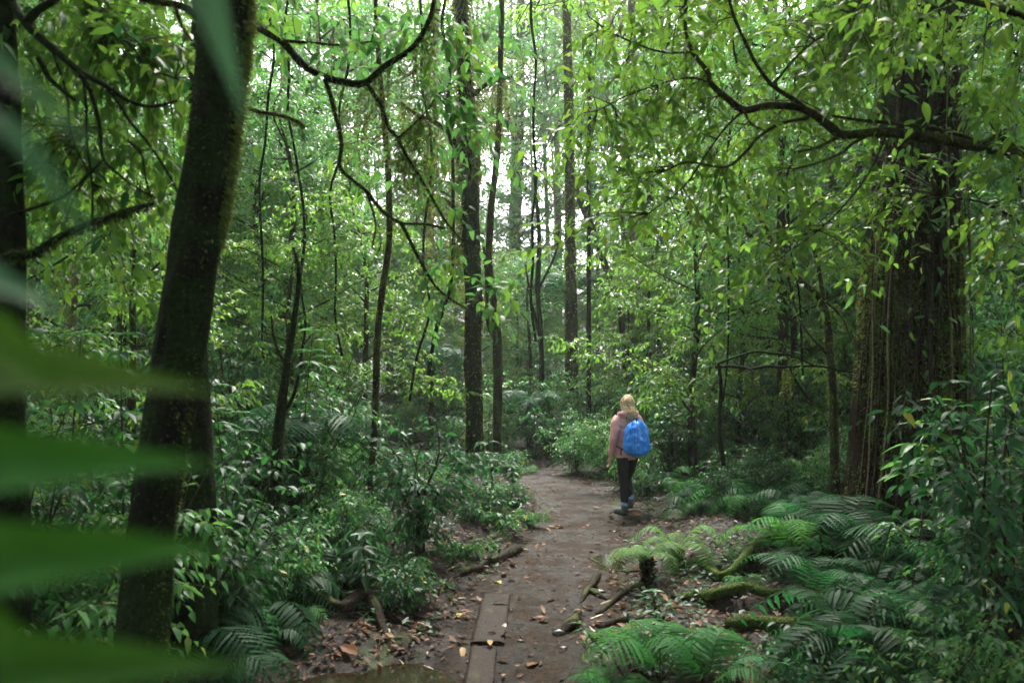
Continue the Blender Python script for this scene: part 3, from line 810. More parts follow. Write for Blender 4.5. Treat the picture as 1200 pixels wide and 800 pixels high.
treeO, ogO, (PO, rO), LPO = limb_tree('overhanging_tree', 'tree reaching in from the right with long crooked branch and bright hanging leaves', (4.2, 5.3, .1),
    [(4.2, 5.3, -.2), (4.1, 5.3, 1.5), (3.9, 5.25, 3.2), (3.95, 5.3, 5), (3.8, 5.6, 8), (3.6, 5.8, 11)], [.17, .14, .13, .11, .08, .04], limbsO, M['bark'])
mb = MB()
for k, (p, r_) in enumerate(LPO[:8]): fuzz(mb, p, r_, 25 * len(p), .010, (0, 0, .2), 70 + k, .7, .3)
hang_moss(mb, LPO[0][0][30:70], 34, .14, 7, .006)
tag(new_obj('moss', mb.mesh('branch_moss', M['moss']), treeO), kind='stuff')

LEAFME = {}
def leaf_mesh(key, mat, aspect=.42, bend=.3, fold=.22, wave=0, r=.4, tpl=None):
    mb = MB(); leaves(mb, [[0, 0, 0]], [[0, 1, 0]], [[0, 0, 1]], 1.0, aspect, tpl or LF, bend, fold, [r], 0, wave)
    LEAFME[key] = mb.mesh('leaf_' + key, mat)
for k, rv in enumerate((.15, .45, .7, .9)): leaf_mesh('canopy%d' % k, M['canopy'], .44, .28, .25, .05, rv, L8 if k < 0 else fine_leaf(6))
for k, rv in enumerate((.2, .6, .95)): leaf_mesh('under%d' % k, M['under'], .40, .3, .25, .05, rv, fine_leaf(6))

def leaf_objs(parent, og, P, D, N, L, Wd, keys):
    D = norm(D); S = norm(np.cross(D, N)); N = np.cross(S, D)
    for k in range(len(P)):
        o = bpy.data.objects.new('leaf', LEAFME[keys[k % len(keys)]]); COL.objects.link(o); o.parent = parent
        m = Matrix(((S[k][0], D[k][0], N[k][0], 0), (S[k][1], D[k][1], N[k][1], 0), (S[k][2], D[k][2], N[k][2], 0), (0, 0, 0, 1)))
        s = Matrix.Diagonal((L[k], L[k], L[k], 1))
        o.matrix_local = Matrix.Translation(Vector(P[k])) @ m @ s

def spray(parent, og, limbP, targets, nl, LL, keys, mat, nobj=200, aspect=.42, hang=.55, seed=1, tpl=L8, twl=.4, droop=.35, wr=.003, clear=None):
    """leafy twigs at the target places, each tied by a thin shoot to the nearest limb"""
    global rng
    rng = np.random.default_rng(seed)
    wood = MB(); lf = MB(); ends = []
    T = np.asarray(targets)
    allp = np.vstack(limbP)
    Bs = []; Ds = []
    for t in T:
        dd_ = np.linalg.norm(allp - t, axis=1)
        b = allp[dd_.argmin()]
        v = t - b
        dist = np.linalg.norm(v)
        mid = (b + t) / 2 + np.array([0, 0, .12 * dist]) + rng.normal(0, .05, 3) * dist
        if dist > .05: tube(wood, [b, mid, t], [wr * 1.6, wr * 1.1, wr * .8], 4, 3, .1)
        d = norm(v + rng.normal(0, .35, 3) * max(dist, .3))
        n = 1 + int(dist / .35)
        for q_ in range(n + 1):
            f = (q_ + .5) / (n + .5)
            base = (1 - f) ** 2 * b + 2 * f * (1 - f) * mid + f * f * t
            Bs.append(base); Ds.append(d + rng.normal(0, .55, 3) + np.array([0, 0, -.1]))
    Bs = np.array(Bs); Ds = np.array(Ds)
    twigs(wood, lf, Bs, Ds, twl * rng.uniform(.55, 1.3, len(Bs)), nl, LL, aspect, droop, tpl, wr * .7, .8, hang, ends=ends, jit=.42)
    P = np.concatenate([e[0] for e in ends]); D = np.concatenate([e[1] for e in ends]); N = np.concatenate([e[2] for e in ends])
    L = np.concatenate([e[3] for e in ends]); Wd = np.concatenate([e[4] for e in ends]); rr_ = np.concatenate([e[5] for e in ends])
    thin = np.ones(len(P), bool)
    if clear is not None:
        wy = P[:, 1] + og[1]; pxx = 600 + FPX * (P[:, 0] + og[0]) / wy; pyy = HOR - FPX * (P[:, 2] + og[2] - CAMZ) / wy
        a_, b_, c_, d__, pr = clear
        thin = ~((pxx > a_) & (pxx < b_) & (pyy > c_) & (pyy < d__) & (rng.random(len(P)) < pr))
    P, D, N, L, Wd, rr_ = P[thin], D[thin], N[thin], L[thin], Wd[thin], rr_[thin]
    # the leaves that show largest become leaves of their own
    wy = P[:, 1] + og[1]; pxx = 600 + FPX * (P[:, 0] + og[0]) / wy; pyy = HOR - FPX * (P[:, 2] + og[2] - CAMZ) / wy
    inv = (pxx > 0) & (pxx < 1200) & (pyy > 0) & (pyy < 800) & (wy > .3)
    order = np.argsort(np.where(inv, wy / L, 1e9))
    pick = order[:nobj]; rest = np.ones(len(P), bool); rest[pick] = False
    leaf_objs(parent, og, P[pick], D[pick], N[pick], L[pick], Wd[pick], keys)
    leaves(lf, P[rest], D[rest], N[rest], L[rest], Wd[rest], tpl, .28, .25, rr_[rest])
    new_obj('twigs', wood.mesh('twigs', M['twig']), parent)['kind'] = 'stuff'
    tag(new_obj('foliage', lf.mesh('foliage', mat), parent), kind='stuff')

# targets of the overhanging leaves: clusters in space, left part loose, right part dense
q = np.random.default_rng(21)
tg = []
def blob(cx, cy, sx, sy, d0, d1, n):
    for _ in range(n):
        d = q.uniform(d0, d1)
        tg.append(W(cx + q.normal(0, sx * 1.15), cy + q.normal(0, sy * 1.1), d))
blob(800, 60, 60, 45, 4.6, 7.5, 20); blob(900, 70, 60, 50, 4.6, 7.5, 24); blob(1000, 60, 60, 40, 4.4, 6.8, 24); blob(1100, 30, 60, 35, 4.2, 6.5, 30)
blob(740, 150, 50, 40, 5.0, 7.5, 15); blob(820, 170, 60, 50, 5, 7.5, 22); blob(920, 180, 60, 45, 5.2, 7.5, 20); blob(720, 90, 30, 50, 5, 6.5, 7)
blob(700, 210, 40, 30, 5.2, 7.5, 9); blob(790, 260, 60, 35, 5.2, 7.5, 12); blob(900, 260, 60, 40, 5.4, 7.5, 12); blob(1000, 230, 30, 50, 5, 6.2, 12); blob(1170, 90, 30, 60, 4.4, 5.6, 24)
blob(1170, 250, 30, 70, 4.8, 6, 18); blob(745, 30, 30, 30, 4.8, 5.6, 8)
spray(treeO, ogO, [p for p, _ in LPO], [t - ogO for t in tg], 7, .086, ['canopy0', 'canopy1', 'canopy1', 'canopy2', 'canopy3'], M['canopy'], 295, .45, .22, 22, L8, .42, .25, clear=(1035, 1130, 80, 420, .62))

# leaves of the leaning tree's boughs and of the edge tree
tg = []
blob(470, 40, 45, 30, 4.8, 5.4, 12); blob(520, 110, 40, 40, 4.9, 5.6, 10); blob(500, 190, 50, 50, 4.9, 5.8, 9); blob(560, 150, 20, 40, 5, 5.6, 6)
blob(535, 310, 30, 30, 5, 5.6, 10); blob(410, 20, 40, 20, 4.8, 5.4, 8); blob(560, 30, 40, 20, 5, 6, 7); blob(430, 180, 40, 40, 5, 5.6, 5); blob(330, 20, 30, 15, 4.4, 5.2, 6)
spray(treeL, ogL, [p for p, _ in LPL[:7]], [t - ogL for t in tg], 5, .088, ['canopy0', 'canopy0', 'under1', 'canopy1'], M['mid'], 150, .45, .35, 23, L8, .30, .25, .0022)
tg = []
blob(130, 60, 70, 45, 3.9, 5, 40); blob(60, 150, 40, 60, 4, 5, 18); blob(170, 170, 40, 60, 4.2, 5.2, 22); blob(120, 290, 60, 30, 4.2, 5, 14); blob(190, 50, 30, 30, 4.2, 5, 12)
spray(treeE, ogE, [p for p, _ in LPE], [t - ogE for t in tg], 6, .085, ['under1', 'canopy0', 'canopy1'], M['canopy'], 150, .48, .4, 24, L8, .32, .25, .0022)

# ---------------------------------------------------------------- tree kinds repeated through the wood
def crown_tree(seed, Ht, crown0, Rc, nlimb, nsub, ntw, nl, LL, mat, bark, r0, tpl=L4, aspect=.42):
    global rng
    rng = np.random.default_rng(seed)
    tr = MB(); wood = MB(); lf = MB()
    pts = [np.array([0, 0, -.4])]
    for t in (.25, .5, .75, 1.0): pts.append(np.array([rng.normal(0, .25) * t, rng.normal(0, .25) * t, Ht * t]))
    P, _ = tube(tr, pts, np.array([1.25, 1, .8, .55, .15]) * r0, 12, 6, .1, seed)
    Bs = []; Ds = []
    for k in range(nlimb):
        z = crown0 + (Ht - crown0) * (k + .5 * rng.random()) / nlimb
        b = P[np.abs(P[:, 2] - z).argmin()]
        az = 2.4 * k + rng.normal(0, .4)
        f = (z - crown0) / (Ht - crown0)
        ln = Rc * (.55 + .6 * math.sin(math.pi * min(1, f * .8 + .25))) * rng.uniform(.7, 1.1)
        d = np.array([math.cos(az), math.sin(az), .35 + .5 * f])
        lp = [b, b + d * ln * .5 + rng.normal(0, .1, 3) * ln, b + d * ln * np.array([1, 1, .8]) + rng.normal(0, .12, 3) * ln]
        LPp, _ = tube(wood, lp, [r0 * .3, r0 * .18, r0 * .06], 6, 4, .15, k)
        for s_ in range(nsub):
            i0 = rng.integers(len(LPp) // 4, len(LPp))
            sd = norm(rng.normal(0, 1, 3) * np.array([1, 1, .45]) + d * .5)
            sl = ln * rng.uniform(.25, .55)
            e = LPp[i0] + sd * sl
            sp, _ = tube(wood, [LPp[i0], (LPp[i0] + e) / 2 + rng.normal(0, .08, 3), e], [r0 * .09, r0 * .06, r0 * .03], 4, 3, .1)
            for w_ in range(ntw):
                j = rng.integers(0, len(sp))
                Bs.append(sp[j] + rng.normal(0, .04, 3)); Ds.append(sd * .6 + rng.normal(0, 1, 3) * np.array([1, 1, .5]))
    twigs(wood, lf, np.array(Bs), np.array(Ds), LL * 3.2 * rng.uniform(.6, 1.3, len(Bs)), nl, LL, aspect, .25, tpl, LL * .03, hang=.3)
    return tr, wood, lf

def make_tree(name, label, seed, *a, mat=None, bark=None, **k):
    tr, wd, lf = crown_tree(seed, *a, mat, bark, **k)
    o = thing(name, label, 'tree')
    new_obj('trunk', tr.mesh('trunk', bark), o)
    new_obj('limbs', wd.mesh('limbs', M['twig']), o)
    tag(new_obj('crown', lf.mesh('crown', mat), o), kind='stuff')
    return o

#            Ht crown0 Rc nlimb nsub ntw nl LL
protoT = [
    make_tree('canopy_tree', 'x', 101, 17, 8.0, 4.4, 15, 7, 10, 6, .20, mat=M['canopy'], bark=M['bark'], r0=.17),
    make_tree('canopy_tree', 'x', 102, 14, 4.5, 3.4, 17, 7, 9, 6, .16, mat=M['mid'], bark=M['bark'], r0=.12),
    make_tree('understory_tree', 'x', 103, 7.5, 1.2, 2.0, 18, 6, 9, 6, .13, mat=M['mid'], bark=M['bark'], r0=.09),
    make_tree('understory_tree', 'x', 104, 6.0, .9, 1.8, 17, 6, 9, 6, .12, mat=M['canopy'], bark=M['bark'], r0=.07),
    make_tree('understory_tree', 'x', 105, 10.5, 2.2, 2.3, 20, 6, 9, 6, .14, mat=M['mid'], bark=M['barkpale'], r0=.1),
]
used = [False] * len(protoT)
def put_tree(k, x, y, s=1.0, rz=None, label=None, group=None):
    z = ground_z(x, y)[0]
    rz = random.uniform(0, 6.28) if rz is None else rz
    if not used[k]:
        o = protoT[k]; used[k] = True
        o.location = (x, y, z); o.rotation_euler = (0, 0, rz); o.scale = (s, s, s); o['label'] = label
        if group: o['group'] = group
        return o
    r_ = dup(protoT[k], (x, y, z), rz, s, label, group)
    if y > 24:
        for c_ in r_.children:
            if c_.name.startswith('trunk'): c_.scale = (.5, .5, 1)
    return r_

def zone(px):
    if px < 300: return 'at far left'
    if px < 520: return 'left of the moss-hung trunk'
    if px < 700: return 'beyond the path bend'
    if px < 900: return 'beyond the walker'
    if px < 1020: return 'left of the huge trunk'
    return 'right of the huge trunk'

def give_crown(parent, dx, dy, dz, s=1.0, k=0, rz=0.0):
    for nm, ch in [(n_, c_) for n_ in ('limbs', 'crown') for c_ in protoT[k].children if c_.name.startswith(n_)]:
        o = new_obj(nm, ch.data, parent, (dx, dy, dz)); o.scale = (s, s, s); o.rotation_euler = (0, 0, rz)
        if nm == 'crown': o['kind'] = 'stuff'
give_crown(big, 0, 0, -1.5, 1.15, 0, 1.0); give_crown(treeL, .6, .2, -2.6, .9, 0, 2.0); give_crown(mt, 0, 0, .8, .9, 0, 3.0); give_crown(treeO, -.2, .3, -1.4, .9, 0, 4.0); give_crown(treeE, -.3, 0, -1.5, .8, 0, 5.0)  # crowns out of view, added to shade the path below
# tall trees added around the view so their crowns shade it: near camera, at the sides, sparse over the clearing
q = np.random.default_rng(77)
roof = [(5.0, 5.6), (-4.8, 6.2), (5.2, 3.0), (-4.4, 3.4), (-3.5, 1), (2.8, 0.5), (-7, 5), (7.5, 4.5), (0.2, -3), (-6.6, 10), (8.2, 10), (-13, 14), (14, 15), (-5.0, -5), (6.4, -4), (-2.2, -6), (2.4, -7), (-6, -9), (9, -9), (0, -12), (-10, 2), (10.5, 1), (-12, -5), (12, -5), (-14, 22), (17, 23), (-3, -8), (5, -7), (-15, 8), (15, 8), (5.8, -1.5), (-9, -2)]
for k, (x, y) in enumerate(roof):
    inview = y > 3 and abs(x / y) < .66
    px = 600 + FPX * x / max(y, .5)
    lb = ('tall canopy tree ' + zone(px)) if inview else 'added shade tree in the roof above the path'
    put_tree(0 if k < 4 else k % 2, x, y, random.uniform(.8, 1.1), None, lb, 'tall canopy trees' + (' ' + zone(px) if inview else ' added overhead for shade'))
# far trees
for k in range(110):
    y = q.uniform(29, 75); px = q.uniform(-60, 1260); x = (px - 600) / FPX * y
    if 360 < px < 820 and (y < 46 or q.random() < .62): continue
    put_tree(q.integers(0, 2), x, y, q.uniform(.7, 1.25), None, 'tall misty tree far behind, ' + zone(px), 'misty trees ' + zone(px))
for x, y, k in [(-3.2, -1.2, 2), (3.0, -1.0, 3), (-5, 1.5, 4), (4.6, 1.2, 2), (-1.6, -3.4, 3), (1.8, -3.6, 2), (-4.4, -4.2, 4), (4.6, -4.4, 4), (0, -6, 2), (-7, -1, 2), (7, -1.5, 3), (-2.8, -7.5, 4), (3.4, -7.5, 2), (-7.5, -6, 2), (8, -6.5, 4), (6.6, 2.4, 4), (-6.4, 3.6, 2)]:
    put_tree(k, x, y, random.uniform(.8, 1.1), None, 'unseen young tree added behind the viewpoint for shade', 'unseen young trees added behind the viewpoint')  # unseen trees added behind the camera to darken surfaces facing it
for px, y, k, s_ in [(395, 26, 1, 1.1), (455, 33, 0, 1.2), (640, 46, 0, 1.6), (745, 48, 0, 1.7), (560, 50, 0, 1.7), (430, 44, 0, 1.7), (690, 60, 0, 2.1), (500, 60, 0, 2.0), (370, 54, 0, 1.9), (810, 56, 0, 1.9), (850, 36, 0, 1.4), (600, 70, 0, 2.3)]:
    put_tree(k, (px - 600) / FPX * y, y, s_, None, 'tall pale misty tree standing in the bright clearing', 'tall misty trees in the clearing')
for px, y, s_ in [(400, 21, 1.1), (535, 30, 1.3), (650, 33, 1.35), (745, 36, 1.3), (440, 32, 1.4), (840, 22, 1.1), (365, 18, 1.0), (620, 40, 1.7), (690, 42, 1.7), (500, 41, 1.6)]:
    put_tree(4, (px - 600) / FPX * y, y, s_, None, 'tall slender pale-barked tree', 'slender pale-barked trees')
# understory trees in the middle distance
for k in range(360):
    y = 12 + 32 * q.random() ** .9; px = q.uniform(-40, 1240); x = (px - 600) / FPX * y
    d_, _ = pdist(np.array([x]), np.array([y]))
    if d_[0] < .9: continue
    if 400 < px < 800 and y < 19: continue
    if 560 < px < 800 and y < 20: continue
    if 540 < px < 820 and y < 33 and q.random() < .5: continue
    if 820 <= px < 1000 and y < 26 and q.random() < .4: continue
    kk = int(q.integers(2, 5)); s = q.uniform(.6, 1.1) * (.85 if 420 < px < 780 else 1)
    put_tree(kk, x, y, s, None, 'small leafy understory tree ' + zone(px), 'understory trees ' + zone(px))
# near understory trees framing the picture
for x, y, k, s in [(-3.9, 8.2, 3, .62), (-4.9, 7.0, 2, .6), (-2.9, 10.5, 3, .6), (-3.6, 12.5, 2, .75), (-5.5, 10, 4, .7), (-2.6, 14.0, 3, .8), (-6.5, 13.5, 2, .9), (6.2, 8.2, 2, .7), (6.3, 6.4, 3, .8), (5.3, 11, 3, .65), (6.8, 12.5, 4, .8), (4.0, 14, 3, .7), (8, 15.5, 2, .9),
        (5.2, 17.5, 4, .8), (3.1, 18, 3, .7), (-3.9, 5.6, 3, .62), (-5.2, 5.2, 2, .7)]:
    px = 600 + FPX * x / y
    put_tree(k, x, y, s, None, 'leafy young tree in the undergrowth ' + zone(px), 'young trees ' + zone(px))

# ---------------------------------------------------------------- shrubs
def make_shrub(name, label, cat, seed, mat, *a, **k):
    w, l = plant(seed, *a, **k)
    o = thing(name, label, cat)
    new_obj('stems', w.mesh('stems', M['twig']), o)
    tag(new_obj('foliage', l.mesh('foliage', mat), o), kind='stuff')
    return o
S = [
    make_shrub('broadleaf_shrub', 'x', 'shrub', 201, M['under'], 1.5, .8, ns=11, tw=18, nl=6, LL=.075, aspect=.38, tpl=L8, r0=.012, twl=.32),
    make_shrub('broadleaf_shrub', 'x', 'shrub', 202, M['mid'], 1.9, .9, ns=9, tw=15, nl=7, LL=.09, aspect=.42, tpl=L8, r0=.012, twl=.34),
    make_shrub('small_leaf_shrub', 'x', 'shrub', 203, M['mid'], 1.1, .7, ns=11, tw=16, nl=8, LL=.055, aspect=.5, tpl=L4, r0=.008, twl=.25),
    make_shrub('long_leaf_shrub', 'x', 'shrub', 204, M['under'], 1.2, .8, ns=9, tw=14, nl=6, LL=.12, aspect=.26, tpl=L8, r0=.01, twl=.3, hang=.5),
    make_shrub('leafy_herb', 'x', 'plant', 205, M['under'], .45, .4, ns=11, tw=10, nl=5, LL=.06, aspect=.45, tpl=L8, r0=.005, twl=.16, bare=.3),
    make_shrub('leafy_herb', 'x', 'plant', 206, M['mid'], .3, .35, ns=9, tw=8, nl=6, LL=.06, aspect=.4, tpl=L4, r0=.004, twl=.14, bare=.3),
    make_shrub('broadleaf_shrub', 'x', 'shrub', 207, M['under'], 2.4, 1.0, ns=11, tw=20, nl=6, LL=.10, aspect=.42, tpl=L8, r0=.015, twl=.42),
]
usedS = [False] * len(S)
KN = ['dark broadleaf shrub', 'tall green shrub', 'small-leaved shrub', 'long-leaved drooping shrub', 'low dark leafy herb', 'low pale leafy herb', 'tall glossy shrub']
def place(protos, usedl, k, x, y, s, label, group, rz=None, tilt=(0, 0)):
    z = float(ground_z(x, y)[0]) - .02
    rz = random.uniform(0, 6.28) if rz is None else rz
    if not usedl[k]:
        usedl[k] = True; o = protos[k]
        o.location = (x, y, z); o.rotation_euler = (tilt[0], tilt[1], rz); o.scale = (s, s, s)
        o['label'] = label
        if group: o['group'] = group
        return o
    return dup(protos[k], (x, y, z), rz, s, label, group, tilt)

def band(d):
    return 'close by' if d < 8 else ('in the middle distance' if d < 16 else 'deep in the wood')
q = np.random.default_rng(5)
cnt = 0
pts_used = []
def top_limit(px, d):
    """how high (photo row) growth at this column may reach, so the walker, path and trunks stay open as in the photo"""
    if d < 8.5:
        if 255 < px < 430: return 560 if d < 7.5 else 400
        if 430 <= px < 480: return 640
        if 780 < px < 980: return 640
        if 980 <= px < 1130: return 640
        return 300
    if d < 12:
        if 430 < px < 560: return 575
        if 560 <= px < 640: return 560
        if 760 < px < 1000: return 500
        return 330
    if d < 17:
        if 440 < px < 640: return 520
        if 640 < px < 760: return 452
        if 760 < px < 1000: return 400
        return 330
    return 340 if d < 22 else 300
hts = [1.5, 1.9, 1.1, 1.2, .5, .35, 2.4]
for it in range(5200):
    if cnt >= 560: break
    u = q.random()
    y = 4.2 + 26 * u ** 1.25
    px = q.uniform(-60, 1260)
    x = (px - 600) / FPX * y
    d_, sd_ = pdist(np.array([x]), np.array([y])); d_ = float(d_[0])
    if d_ < .13: continue
    if y < 9.5 and sd_[0] > 0 and d_ < 1.5 and q.random() < .9: continue
    if y < 6.5 and px < 430 and px > 330 and d_ < 1.2: continue
    if 790 < px < 990 and 5.5 < y < 8.8 and q.random() < .8: continue
    if math.hypot(x - BT[0], y - BT[1]) < .75 or math.hypot(x - 1.6, y - 10.6) < .75: continue
    if ((x + .98) / 1.25) ** 2 + ((y - 5.0) / 1.25) ** 2 < 1: continue
    if y < 9 and q.random() < .35: continue
    lim = top_limit(px, y)
    hmax = CAMZ - (lim - HOR) / FPX * y - float(H(np.array([x]), np.array([y]))[0])
    if hmax < .22: continue
    edge = d_ < .7
    ok = [k for k in range(7) if hts[k] * .55 < hmax]
    if edge: ok = [k for k in ok if k in (2, 4, 5)] or [5]
    if y > 12: ok = [k for k in ok if k not in (5,)] or ok
    if hmax > 1.0 and not edge: ok = [k for k in ok if k not in (4, 5)] or ok
    k = int(q.choice(ok))
    s = min(q.uniform(.75, 1.25), hmax / hts[k])
    w_ = .28 * s * min(1.6, hts[k])
    if any((x - a) ** 2 + (y - b) ** 2 < (w_ + c) ** 2 * .45 for a, b, c in pts_used): continue
    pts_used.append((x, y, w_))
    place(S, usedS, k, x, y, s, KN[k] + ' ' + band(y) + ', ' + zone(px), KN[k] + 's ' + zone(px) + ' ' + band(y))
    cnt += 1

# ---------------------------------------------------------------- ferns
def frond_mesh(name, mat, L=1.0, npin=22, arch=.45, width=.46, seed=0, droop=.25):
    """arching frond along +y: rachis and toothed pinnae, length L"""
    q = np.random.default_rng(seed)
    mb = MB()
    def cur(t):
        t = np.asarray(t, float)
        return np.stack([.03 * np.sin(t * 5 + seed), L * (t - .12 * t ** 3), L * (arch * np.sin(t * 2.1) - .88 * arch * t * t - droop * t ** 3)], -1)
    tube(mb, cur(np.linspace(0, 1, 20)), np.linspace(.006, .0015, 20) * L, 4, 1, 0, smoothit=False, m=1)
    P = []; D = []; N = []; Ls = []; r = []
    up = np.array([0, 0, 1.])
    for k in range(npin):
        f = .12 + .87 * k / (npin - 1)
        p = cur(f); tg = norm(cur(min(1, f + .01)) - cur(f - .01)); nrm = norm(up - tg * (up @ tg)); sd = np.cross(tg, nrm)
        pl = L * width * .55 * (math.sin(math.pi * min(.985, f ** .7)) ** .75)
        for sg in (-1, 1):
            P.append(p + tg * .01 * L * sg); D.append(sd * sg + tg * (.25 + .35 * f) - nrm * .12 + q.normal(0, .05, 3)); N.append(nrm + q.normal(0, .12, 3)); Ls.append(pl * q.uniform(.93, 1.05)); r.append(.3 + .5 * f + q.normal(0, .1))
    Ls = np.array(Ls)
    leaves(mb, P, D, N, Ls, Ls * .085 + .012 * L, LT, .22, .1, np.clip(r, 0, 1))
    return mb.mesh(name, [mat, M['twig']])

def comb_mesh(name, mat, L=1.0, npin=20, arch=.35, width=.4, seed=0, droop=.3):
    """simple comb frond with undivided pinnae"""
    q = np.random.default_rng(seed); mb = MB()
    def cur(t):
        t = np.asarray(t, float)
        return np.stack([.03 * np.sin(t * 4 + seed), L * (t - .1 * t ** 3), L * (arch * np.sin(t * 2.2) - arch * .9 * t * t - droop * t ** 3)], -1)
    tube(mb, cur(np.linspace(0, 1, 16)), np.linspace(.006, .0015, 16) * L, 4, 1, 0, smoothit=False, m=1)
    P = []; D = []; N = []; Ls = []
    up = np.array([0, 0, 1.])
    for k in range(npin):
        f = .12 + .86 * k / (npin - 1)
        p = cur(f); tg = norm(cur(min(1, f + .01)) - cur(f - .01)); nrm = norm(up - tg * (up @ tg)); sd = np.cross(tg, nrm)
        for sg in (-1, 1):
            P.append(p); D.append(sd * sg + tg * .35 - nrm * .15 + q.normal(0, .05, 3)); N.append(nrm + q.normal(0, .12, 3)); Ls.append(L * width * .55 * (math.sin(math.pi * min(.97, f * .9 + .08)) ** .6))
    Ls = np.array(Ls)
    leaves(mb, P, D, N, Ls, Ls * .17 + .006 * L, L8, .25, .15, np.clip(q.normal(.5, .2, len(P)), 0, 1))
    return mb.mesh(name, [mat, M['twig']])

FR = {}
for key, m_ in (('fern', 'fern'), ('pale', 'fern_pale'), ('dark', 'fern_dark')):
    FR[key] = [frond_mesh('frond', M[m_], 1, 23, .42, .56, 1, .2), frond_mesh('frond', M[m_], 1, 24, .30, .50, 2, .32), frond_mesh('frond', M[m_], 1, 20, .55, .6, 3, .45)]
FR['comb'] = [comb_mesh('frond', M['fern_dark'], seed=1), comb_mesh('frond', M['fern_dark'], arch=.5, seed=2)]
FR['combg'] = [comb_mesh('frond', M['fern'], seed=3), comb_mesh('frond', M['fern'], arch=.5, seed=4)]

def fern(kind, label, x, y, L, n, az0=0, az1=2 * math.pi, lift=.15, trunk=0, group=None, tr=.05, zoff=0, cat='fern', name='fern'):
    z = float(ground_z(x, y)[0])
    o = thing(name, label, cat, (x, y, z + zoff), 0, group)
    if trunk:
        mb = MB(); tr = tr * .8; P, r = tube(mb, [(0, 0, -.2), (.02, 0, trunk * .5), (0, 0, trunk)], [tr * 1.2, tr, tr * 1.05], 12, 6, .2)
        fuzz(mb, P, r, 900, .05, None, 3, -.2, .3)
        new_obj('trunk', mb.mesh('fern_trunk', M['bark']), o)
    fr = FR[kind]
    for k in range(n):
        a = az0 + (az1 - az0) * (k + random.uniform(-.25, .25)) / max(1, n)
        f = new_obj('frond', fr[k % len(fr)], o, (0, 0, max(0, trunk - .02)))
        f.rotation_euler = (random.gauss(lift, .16), random.gauss(0, .15), a)
        s = L * random.uniform(.75, 1.1)
        f.scale = (s, s, s)
    return o

def at(px, py, d=None):
    """ground place under a photo pixel"""
    if d is None:
        d = 2.05 * FPX / (py - HOR)
        for _ in range(4):
            x = (px - 600) / FPX * d
            d = (CAMZ - Hs(x, d)) * FPX / (py - HOR)
    return (px - 600) / FPX * d, d

A = lambda px, py: at(px, py)
x, y = A(775, 800); fern('fern', 'bright green feathery fern at the bottom edge right of the path', x, y + .02, .78, 7, az0=-1.6, az1=2.6, lift=.42)
x, y = A(835, 815); fern('fern', 'bright fern with long side fronds beside the fallen log', x, y + .1, .66, 6, az0=-2.2, az1=2.0, lift=.4)
x, y = A(712, 815); fern('fern', 'small bright fern at the bottom edge, nearest the path', x, y, .46, 5, lift=.3)
x, y = A(757, 690); fern('pale', 'little tree fern with pale arching fronds beside the path', x, y, .48, 7, lift=-.1, trunk=.3, tr=.032)
x, y = A(792, 665); fern('pale', 'wide pale lacy fern just behind the little tree fern', x, y, .62, 7, lift=0, trunk=.16, tr=.03)
for px, py, L, lb in [(960, 640, .5, 'mid green fern at the foot of the huge trunk'), (905, 668, .4, 'small fern on the mossy ledge'), (1000, 690, .6, 'bright comb fern below the huge trunk'), (870, 690, .3, 'tiny fern on the mossy step')]:
    x, y = A(px, py); fern('fern' if L < .45 else 'combg', lb, x, y, L, 6, lift=.1)
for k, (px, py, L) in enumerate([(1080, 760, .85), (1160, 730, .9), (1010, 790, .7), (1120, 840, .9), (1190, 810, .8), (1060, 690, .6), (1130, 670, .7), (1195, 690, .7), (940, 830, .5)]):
    x, y = A(px, py); fern('dark' if k % 2 == 0 else 'comb', ['dark blue-green fern in the lower right corner', 'dark comb fern low on the right side'][k % 2], x, y, L, 8, lift=.25, group=['dark ferns lower right', 'dark comb ferns lower right'][k % 2], zoff=.0)
